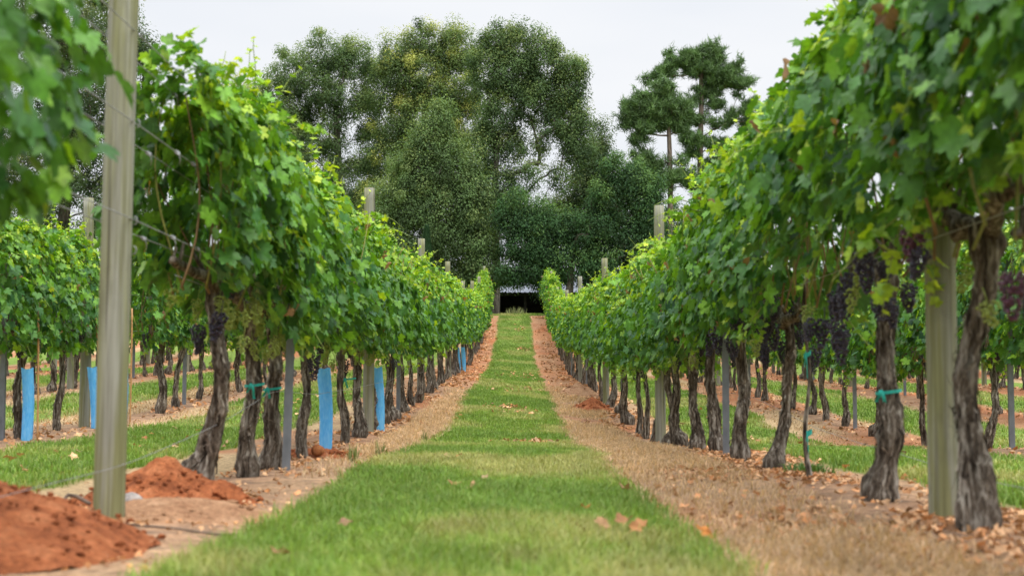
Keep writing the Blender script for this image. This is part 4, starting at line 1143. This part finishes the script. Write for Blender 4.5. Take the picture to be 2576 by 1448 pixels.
def broad_tree(name, label, Y, trunk_px, blobs, nclump, nleaf, cols, seed, r_trunk=.28, trunk_top=None, ls=.118, cr=.60, depth=.9, bark=None, droop=.5, tone_noise=.5):
    rs = np.random.default_rng(seed)
    nclump = int(nclump * 1.7)
    pts, tone = sample_blobs(blobs, nclump, Y, rs, depth)
    base = at(trunk_px[0], trunk_px[1], Y); bx, by = base[0], Y
    z0 = gz(bx, by) - .2
    tt = at(trunk_top[0], trunk_top[1], Y)
    k = 12; f = np.linspace(0, 1, k)
    tp = np.stack([bx + (tt[0] - bx) * f + .12 * np.sin(f * 5 + seed) * f, by + .1 * np.sin(f * 4 + seed), z0 + (tt[2] - z0) * f], 1)
    root = empty(name, (bx, by, z0 + .2), label, 'tree', 'trees beyond the top of the vineyard')
    O = np.array([bx, by, z0 + .2])
    wb = MB(); grow(wb, base, tp, r_trunk, pts, rs)
    for v in wb.v: v -= O
    link('trunk', wb.mesh('tree_trunk', [bark or M_TREEBARK]), root)
    lb_ = MB()
    nleaf = int(nleaf * 3.1); per = nleaf // nclump; n = per * nclump
    ctr = np.repeat(pts, per, 0)
    v = rs.normal(0, 1, (n, 3)); v /= np.linalg.norm(v, axis=1)[:, None]
    rad = cr * np.repeat(rs.uniform(.5, 1.3, nclump), per) * rs.random(n) ** .45
    P = ctr + v * rad[:, None] * np.array([.95, .95, 1.0])
    Nn = v * .9 + rs.normal(0, .42, (n, 3)) + np.array([0, 0, .45])
    T = v * .6 + rs.normal(0, .5, (n, 3)) + np.array([0, 0, -droop])
    c0, c1, c2 = [np.array(c) for c in cols]
    ct = np.clip(np.repeat(.22 + .45 * tone + rs.normal(0, tone_noise * .55, nclump), per) + .30 * v[:, 2] * (rad / cr) + rs.normal(0, .06, n), 0, 1)[:, None]  # overhead light painted in: clump tops paler, undersides darker
    C = np.array([.012, .014, .012]) + 1.5 * np.where(ct < .6, c0 + (c1 - c0) * ct / .6, c1 + (c2 - c1) * (ct - .6) / .4) * rs.uniform(.88, 1.12, (n, 1))  # grey lift and gain in the leaf colour stand in for distance haze
    S = ls * rs.uniform(.7, 1.3, n)
    x, y, t = LT_OAK
    Nn /= np.linalg.norm(Nn, axis=1)[:, None]; T -= Nn * (T * Nn).sum(1)[:, None]; T /= np.linalg.norm(T, axis=1)[:, None]; B = np.cross(T, Nn)
    tx = np.array([0, .5, 0, -.5]) * .42; ty = np.array([0, .45, 1, .45])
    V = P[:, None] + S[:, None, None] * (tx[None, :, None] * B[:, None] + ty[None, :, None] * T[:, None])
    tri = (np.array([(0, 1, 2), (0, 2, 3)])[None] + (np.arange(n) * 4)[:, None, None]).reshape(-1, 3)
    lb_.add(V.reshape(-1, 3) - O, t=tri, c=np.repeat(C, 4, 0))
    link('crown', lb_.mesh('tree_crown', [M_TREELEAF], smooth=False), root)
    return root

OAK = ((.026, .050, .018), (.072, .122, .040), (.155, .195, .062))
OAKD = ((.022, .042, .018), (.06, .098, .036), (.13, .155, .055))
OAKY = ((.030, .056, .018), (.10, .15, .042), (.28, .29, .075))
MAPLE = ((.010, .030, .010), (.030, .078, .022), (.085, .15, .04))  # deep leaf green, darkened further to stand in for shade low down
broad_tree('oak_tree', 'tall dark tree at the far left behind the near wooden post', 58, (150, 760), [(140, 60, 210, 130), (250, 200, 150, 150), (60, 260, 190, 150), (300, 110, 90, 90), (280, 360, 140, 120), (120, 420, 170, 120), (200, 520, 170, 90), (40, 540, 110, 60), (310, 500, 110, 90)],
           380, 42000, OAKD, 701, .30, (180, 250))
broad_tree('oak_tree', 'yellowish tree top peeping above the vines between two larger trees', 80, (585, 760), [(575, 240, 55, 50), (610, 300, 60, 60), (540, 310, 50, 60), (580, 400, 80, 70), (590, 500, 90, 70)],
           110, 13000, OAKY, 702, .2, (582, 330))
broad_tree('oak_tree', 'broad dark oak left of the tallest trees, open limbs on its right', 76, (850, 770), [(820, 130, 55, 50), (890, 150, 50, 55), (730, 180, 60, 65), (780, 210, 75, 70), (870, 230, 65, 70), (690, 270, 45, 70), (720, 330, 65, 80), (810, 320, 80, 80), (690, 400, 55, 60), (780, 430, 90, 80), (880, 470, 90, 90), (820, 540, 110, 70), (920, 380, 35, 60), (720, 500, 80, 60), (935, 200, 35, 50), (930, 290, 45, 70), (650, 330, 30, 50)],
           430, 50000, OAK, 703, .28, (850, 260))
broad_tree('oak_tree', 'tallest oak with yellowing top in the middle of the group', 74, (1075, 770), [(1075, 105, 50, 50), (1010, 135, 50, 55), (1150, 120, 55, 55), (985, 200, 55, 65), (1060, 200, 75, 80), (1150, 210, 75, 80), (985, 300, 60, 70), (1070, 310, 85, 80), (1160, 320, 70, 80), (980, 400, 55, 60), (1060, 420, 90, 70), (960, 520, 70, 80)],
           420, 50000, OAKY, 704, .3, (1075, 220))
broad_tree('oak_tree', 'spreading oak with bare trunk straight above the lane, sky through its limbs', 68, (1244, 770), [(1250, 100, 45, 45), (1310, 120, 55, 50), (1225, 170, 45, 65), (1290, 190, 65, 65), (1370, 165, 55, 60), (1440, 200, 42, 60), (1350, 260, 70, 60), (1430, 290, 52, 60), (1255, 300, 55, 65), (1210, 390, 40, 60), (1290, 370, 50, 40, .6), (1400, 360, 70, 40, .7), (1460, 370, 35, 55), (1330, 440, 60, 35, .4), (1250, 480, 50, 60), (1410, 450, 40, 30, .5), (1210, 560, 60, 60), (1290, 560, 40, 40, .4), (1330, 510, 45, 50, .45), (1310, 620, 40, 50, .6)],
           400, 46000, OAK, 705, .235, (1252, 330), depth=.75)
broad_tree('oak_tree', 'lower bushy oak with drooping foliage in front of the tallest one', 65, (1106, 770), [(1098, 300, 42, 45), (1085, 370, 65, 60), (1130, 430, 70, 60), (1040, 440, 65, 60), (1000, 520, 70, 60), (1090, 520, 85, 70), (1170, 540, 60, 60), (1040, 600, 85, 55), (1140, 620, 95, 60), (1010, 660, 60, 45), (1100, 690, 90, 35), (1200, 650, 60, 45), (1225, 700, 70, 22), (1290, 690, 50, 20), (1190, 480, 40, 50)],
           420, 52000, ((.032, .056, .019), (.082, .138, .045), (.14, .185, .063)), 706, .22, (1100, 400), depth=.7)
broad_tree('oak_tree', 'slender dark tree leaning up at the right flank of the oaks', 71, (1480, 770), [(1508, 340, 24, 45), (1500, 410, 38, 50), (1470, 470, 50, 60), (1520, 500, 50, 60), (1420, 540, 45, 50), (1480, 560, 60, 60)],
           150, 18000, OAKD, 707, .2, (1497, 420))
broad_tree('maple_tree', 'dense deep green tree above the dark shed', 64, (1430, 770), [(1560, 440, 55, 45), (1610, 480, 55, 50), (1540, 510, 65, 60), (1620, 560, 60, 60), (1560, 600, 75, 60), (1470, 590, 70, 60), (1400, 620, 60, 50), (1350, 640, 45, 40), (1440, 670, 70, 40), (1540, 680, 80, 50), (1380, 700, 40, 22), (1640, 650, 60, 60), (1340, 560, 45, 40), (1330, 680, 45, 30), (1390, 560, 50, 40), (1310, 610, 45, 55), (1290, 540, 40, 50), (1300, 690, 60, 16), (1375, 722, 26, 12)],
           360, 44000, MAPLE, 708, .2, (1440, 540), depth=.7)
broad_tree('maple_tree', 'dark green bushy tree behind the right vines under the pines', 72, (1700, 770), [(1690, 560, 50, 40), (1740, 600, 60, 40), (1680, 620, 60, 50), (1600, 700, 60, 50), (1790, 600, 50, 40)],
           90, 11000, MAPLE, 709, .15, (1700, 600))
broad_tree('bush', 'dark undergrowth bush between the oak trunks left of the lane end', 78, (1130, 800), [(1100, 730, 90, 50), (1000, 720, 90, 60), (1180, 740, 60, 45), (900, 680, 90, 80), (780, 640, 100, 90)],
           170, 20000, ((.008, .016, .007), (.024, .042, .015), (.05, .07, .025)), 710, .1, (1110, 740))

# pines
def zp(zx, zy): return 1509 + zx * .369, 31.4 + zy * .369
def pine_tree(label, Y, tpx, pads, seed, r_trunk, ntuft):
    rs = np.random.default_rng(seed); s = Y / F
    T = np.array([at(*zp(*p), Y) for p in tpx]); z0 = gz(T[0][0], Y) - .2
    T = np.concatenate([[[T[0][0], Y, z0]], T]); u = np.linspace(0, len(T) - 1, 16)
    tp = np.stack([np.interp(u, np.arange(len(T)), T[:, i]) for i in range(3)], 1)
    O = np.array([T[0][0], Y, z0 + .2])
    root = empty('pine_tree', O, label, 'tree', 'trees beyond the top of the vineyard')
    area = np.array([p[2] * p[3] for p in pads], float); area /= area.sum()
    pts = []; sub = []; nsub = ntuft // 9
    for i in rs.choice(len(pads), nsub, p=area):
        p = pads[i]; v = rs.normal(0, 1, 3); v /= np.linalg.norm(v)
        o = at(*zp(p[0], p[1]), Y)
        c = o + v * rs.random() ** .55 * np.array([p[2] * 1.25, p[2] * .9, p[3] * 1.2]) * .369 * s
        sub.append(c - np.array([0, 0, .12]))
        q = c + rs.normal(0, 1, (9, 3)) * np.array([.19, .19, .12]) * rs.uniform(.5, 1.2)
        pts += list(q)
    pts = np.array(pts); sub = np.array(sub)
    wb = MB()
    # limbs: one per few tufts, leaving the trunk a little below its pad
    grow(wb, O, tp, r_trunk, sub, rs, .011, -.05, 2.2, .50)
    for v in wb.v: v -= O
    link('trunk', wb.mesh('pine_trunk', [M_PINEBARK]), root)
    nb = MB(); per = 26; n = per * len(pts)
    axd = rs.normal(0, .5, (len(pts), 3)) + np.array([0, 0, .9]); ax = np.repeat(axd / np.linalg.norm(axd, axis=1)[:, None], per, 0)
    d = ax * .7 + rs.normal(0, .6, (n, 3)); d /= np.linalg.norm(d, axis=1)[:, None]
    ln = rs.uniform(.18, .38, n)
    P = np.repeat(pts, per, 0) + rs.normal(0, .07, (n, 3))
    sd = np.cross(d, rs.normal(0, 1, (n, 3))); sd /= np.linalg.norm(sd, axis=1)[:, None]
    wv = .018
    V = np.stack([P - sd * wv, P + sd * wv, P + d * ln[:, None]], 1).reshape(-1, 3) - O
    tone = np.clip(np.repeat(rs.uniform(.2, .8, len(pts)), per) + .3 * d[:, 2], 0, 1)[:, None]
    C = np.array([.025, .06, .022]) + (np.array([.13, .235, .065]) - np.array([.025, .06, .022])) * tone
    nb.add(V, t=np.arange(n * 3).reshape(-1, 3), c=np.repeat(C, 3, 0))
    link('crown', nb.mesh('pine_crown', [M_NEEDLE], smooth=False), root)
pine_tree('tall pine with the highest rounded crown and long right limbs', 72, [(672, 1500), (680, 1250), (683, 900), (690, 650), (688, 450), (700, 330)],
          [(710, 265, 75, 50), (620, 310, 60, 45), (790, 310, 60, 50), (690, 350, 100, 45), (560, 350, 55, 40), (840, 400, 55, 40), (740, 410, 110, 35), (620, 400, 70, 35), (490, 320, 40, 40), (470, 400, 70, 35), (400, 430, 60, 40), (350, 470, 40, 20), (920, 370, 35, 35), (930, 480, 80, 35), (880, 460, 80, 35), (960, 560, 30, 18), (760, 480, 60, 25), (740, 545, 80, 28), (800, 620, 55, 25), (650, 620, 60, 20), (690, 740, 110, 30), (830, 760, 80, 25), (930, 690, 80, 28), (1020, 640, 40, 30), (1000, 790, 110, 25), (1070, 770, 40, 22), (940, 750, 70, 22), (680, 880, 140, 32), (820, 920, 60, 35), (610, 850, 70, 25), (850, 890, 25, 25), (800, 1020, 60, 45), (790, 1090, 70, 45), (730, 1160, 60, 30), (640, 960, 60, 20)],
          711, .18, 2300)
pine_tree('shorter forked pine with the dense crown on the left of the tall one', 69, [(478, 1500), (480, 1200), (474, 950), (470, 840), (462, 730), (450, 620)],
          [(230, 640, 75, 45), (300, 610, 60, 40), (380, 600, 60, 40), (330, 690, 110, 45), (440, 650, 90, 45), (530, 640, 60, 45), (450, 570, 60, 40), (420, 510, 50, 35), (190, 700, 40, 40), (210, 760, 55, 30), (550, 700, 45, 50), (590, 720, 35, 40), (290, 800, 60, 30), (270, 860, 40, 25), (470, 760, 60, 35), (560, 790, 40, 30), (360, 760, 70, 30), (250, 960, 45, 25), (330, 1000, 70, 45), (370, 1070, 70, 45), (280, 1060, 60, 40), (240, 1150, 70, 40), (460, 1130, 90, 40), (570, 1110, 70, 40), (620, 1170, 60, 30), (400, 1170, 80, 30), (500, 1000, 50, 25)],
          712, .15, 2000)

# narrow cypress
def cypress():
    Y = 62; rs = np.random.default_rng(713)
    b = at(1072, 790, Y); z0 = gz(b[0], Y); O = np.array([b[0], Y, z0]); H = at(1072, 574, Y)[2] - z0
    root = empty('cypress_tree', O, 'narrow dark green columnar conifer rising behind the left row', 'tree', 'trees beyond the top of the vineyard')
    tb = MB(); tb.tube(np.array([[0, 0, -.1], [0, 0, H * .4], [0, 0, H * .9]]), [.07, .05, .015], 8, np.full(3, 1.0)); link('trunk', tb.mesh('cypress_trunk', [M_TREEBARK]), root)
    n = 9000; f = rs.random(n) ** .8; a = rs.uniform(0, 6.28, n); r = .42 * (1 - f ** 2.2) * np.sqrt(rs.uniform(.3, 1, n)) * (1 + .15 * np.sin(5 * a + 9 * f)) + .03
    P = np.stack([r * np.cos(a), r * np.sin(a), f * H], 1)
    d = np.stack([np.cos(a) * .35, np.sin(a) * .35, np.ones(n)], 1) + rs.normal(0, .2, (n, 3)); sd = np.stack([-np.sin(a), np.cos(a), 0 * a], 1)
    ln = rs.uniform(.08, .2, n)[:, None]
    V = np.stack([P - sd * .025, P + sd * .025, P + d * ln], 1).reshape(-1, 3)
    C = np.array([.018, .055, .024]) + np.array([.03, .055, .02]) * rs.random((n, 1))
    mb = MB(); mb.add(V, t=np.arange(3 * n).reshape(-1, 3), c=np.repeat(C, 3, 0)); link('crown', mb.mesh('cypress_crown', [M_NEEDLE], False), root)
cypress()

# ------------------------------------------------------------------ shed
def shed():
    Y = 76.0; x0, x1 = -3.2, 4.6; yb = Y + 6
    z = gz(.5, Y) ; ze = at(1310, 742, Y)[2]; zr = ze + 1.15
    e = empty('shed', (0, Y, z), 'low open fronted shed with a pale metal roof under the trees', 'shed')
    dark = mat_plain('dark_boards', (.018, .015, .013), .9, .1, 4, .5); tin = mat_plain('pale_metal_roof', (.20, .215, .25), .85, .08, 1.5, .3)
    wood = mat_plain('shed_timber', (.02, .017, .015), .9, .1, 8, .4)
    mb = MB(); H = ze - z
    mb.box((x0, 5.8, -.3), (x1, 5.9, H + .6)); mb.box((x0, .4, -.3), (x0 + .1, 5.8, H)); mb.box((x1 - .1, .4, -.3), (x1, 5.8, H))
    link('wall', mb.mesh('shed_wall', [dark], False), e)
    for i, x in enumerate((-3.1, -1.4, .35, 2.1, 3.7)):
        p = MB(); p.box((x, .1, -.3), (x + .14, .24, H - .03)); link('pillar', p.mesh('shed_pillar', [wood], False), e)
    b = MB(); b.box((x0 - .1, .05, H - .03), (x1 + .1, .27, H + .12)); link('beam', b.mesh('shed_beam', [wood], False), e)
    r = MB(); nn = 130; xs = np.linspace(x0 - .4, x1 + .4, nn); zz = .02 * np.cos(np.arange(nn) * math.pi / 2)
    v = [(xs[i], -.35, H + .13 + zz[i]) for i in range(nn)] + [(xs[i], 3.2, H + .13 + 1.15 + zz[i]) for i in range(nn)] + [(xs[i], 6.4, H + .13 + .3 + zz[i]) for i in range(nn)]
    q = [(i, i + 1, nn + i + 1, nn + i) for i in range(nn - 1)] + [(nn + i, nn + i + 1, 2 * nn + i + 1, 2 * nn + i) for i in range(nn - 1)]
    r.add(v, q=q); link('roof', r.mesh('shed_roof', [tin]), e)
shed()

# ------------------------------------------------------------------ sky, sun, camera
w = bpy.data.worlds.new('World'); SC.world = w; w.use_nodes = True
nt = w.node_tree; nt.nodes.clear()
SUN_EL, SUN_AZ = R(58), R(35)
sky = N(nt, 'ShaderNodeTexSky', sky_type='NISHITA'); sky.sun_disc = False; sky.sun_elevation = SUN_EL; sky.sun_rotation = SUN_AZ; sky.dust_density = 3
tc = N(nt, 'ShaderNodeTexCoord')
sx = N(nt, 'ShaderNodeSeparateXYZ'); L(nt, tc.outputs['Generated'], sx.inputs[0])
nz = noise(nt, mapping(nt, tc.outputs['Generated'], (1.5, 1.5, 5)), 1.6, 4, .5)
cl = ramp(nt, nz.outputs[0], [(.32, (.77, .81, .875)), (.68, (.92, .93, .95))])
up = ramp(nt, sx.outputs[2], [(0.0, (.262,) * 3), (.27, (.272,) * 3), (.5, (.52,) * 3), (1.0, (1.0,) * 3)])
up = mix(nt, 1.0, up, (40.0, 40.0, 40.0), 'MULTIPLY')
cloud = mix(nt, 1.0, cl, up, 'MULTIPLY')
bg = N(nt, 'ShaderNodeBackground'); L(nt, mix(nt, .93, sky.outputs[0], cloud), bg.inputs[0]); bg.inputs[1].default_value = .1
wo = N(nt, 'ShaderNodeOutputWorld'); L(nt, bg.outputs[0], wo.inputs[0])
sl = bpy.data.lights.new('sun', 'SUN'); sl.energy = 2.6; sl.angle = R(25); sl.color = (1, .97, .92)
so = link('sun', sl)
sd = Vector((math.sin(SUN_AZ) * math.cos(SUN_EL), math.cos(SUN_AZ) * math.cos(SUN_EL) * -1, math.sin(SUN_EL)))
so.rotation_euler = sd.to_track_quat('Z', 'Y').to_euler()
sky.sun_rotation = math.atan2(sd.x, sd.y)

cd = bpy.data.cameras.new('camera'); cd.sensor_width = 36; cd.lens = F / 2575 * 36; cd.clip_end = 3000; cd.clip_start = .05
cd.dof.use_dof = True; cd.dof.focus_distance = 24; cd.dof.aperture_fstop = 4.0
co = link('camera', cd, None, (0, 0, CAMZ), (math.pi / 2 + PITCH, 0, YAW))
SC.camera = co
SC.view_settings.view_transform = 'Standard'; SC.view_settings.look = 'None'; SC.view_settings.exposure = 0
SC.cycles.max_bounces = 7; SC.cycles.diffuse_bounces = 4; SC.cycles.transmission_bounces = 4; SC.cycles.glossy_bounces = 2
SC.cycles.use_denoising = True
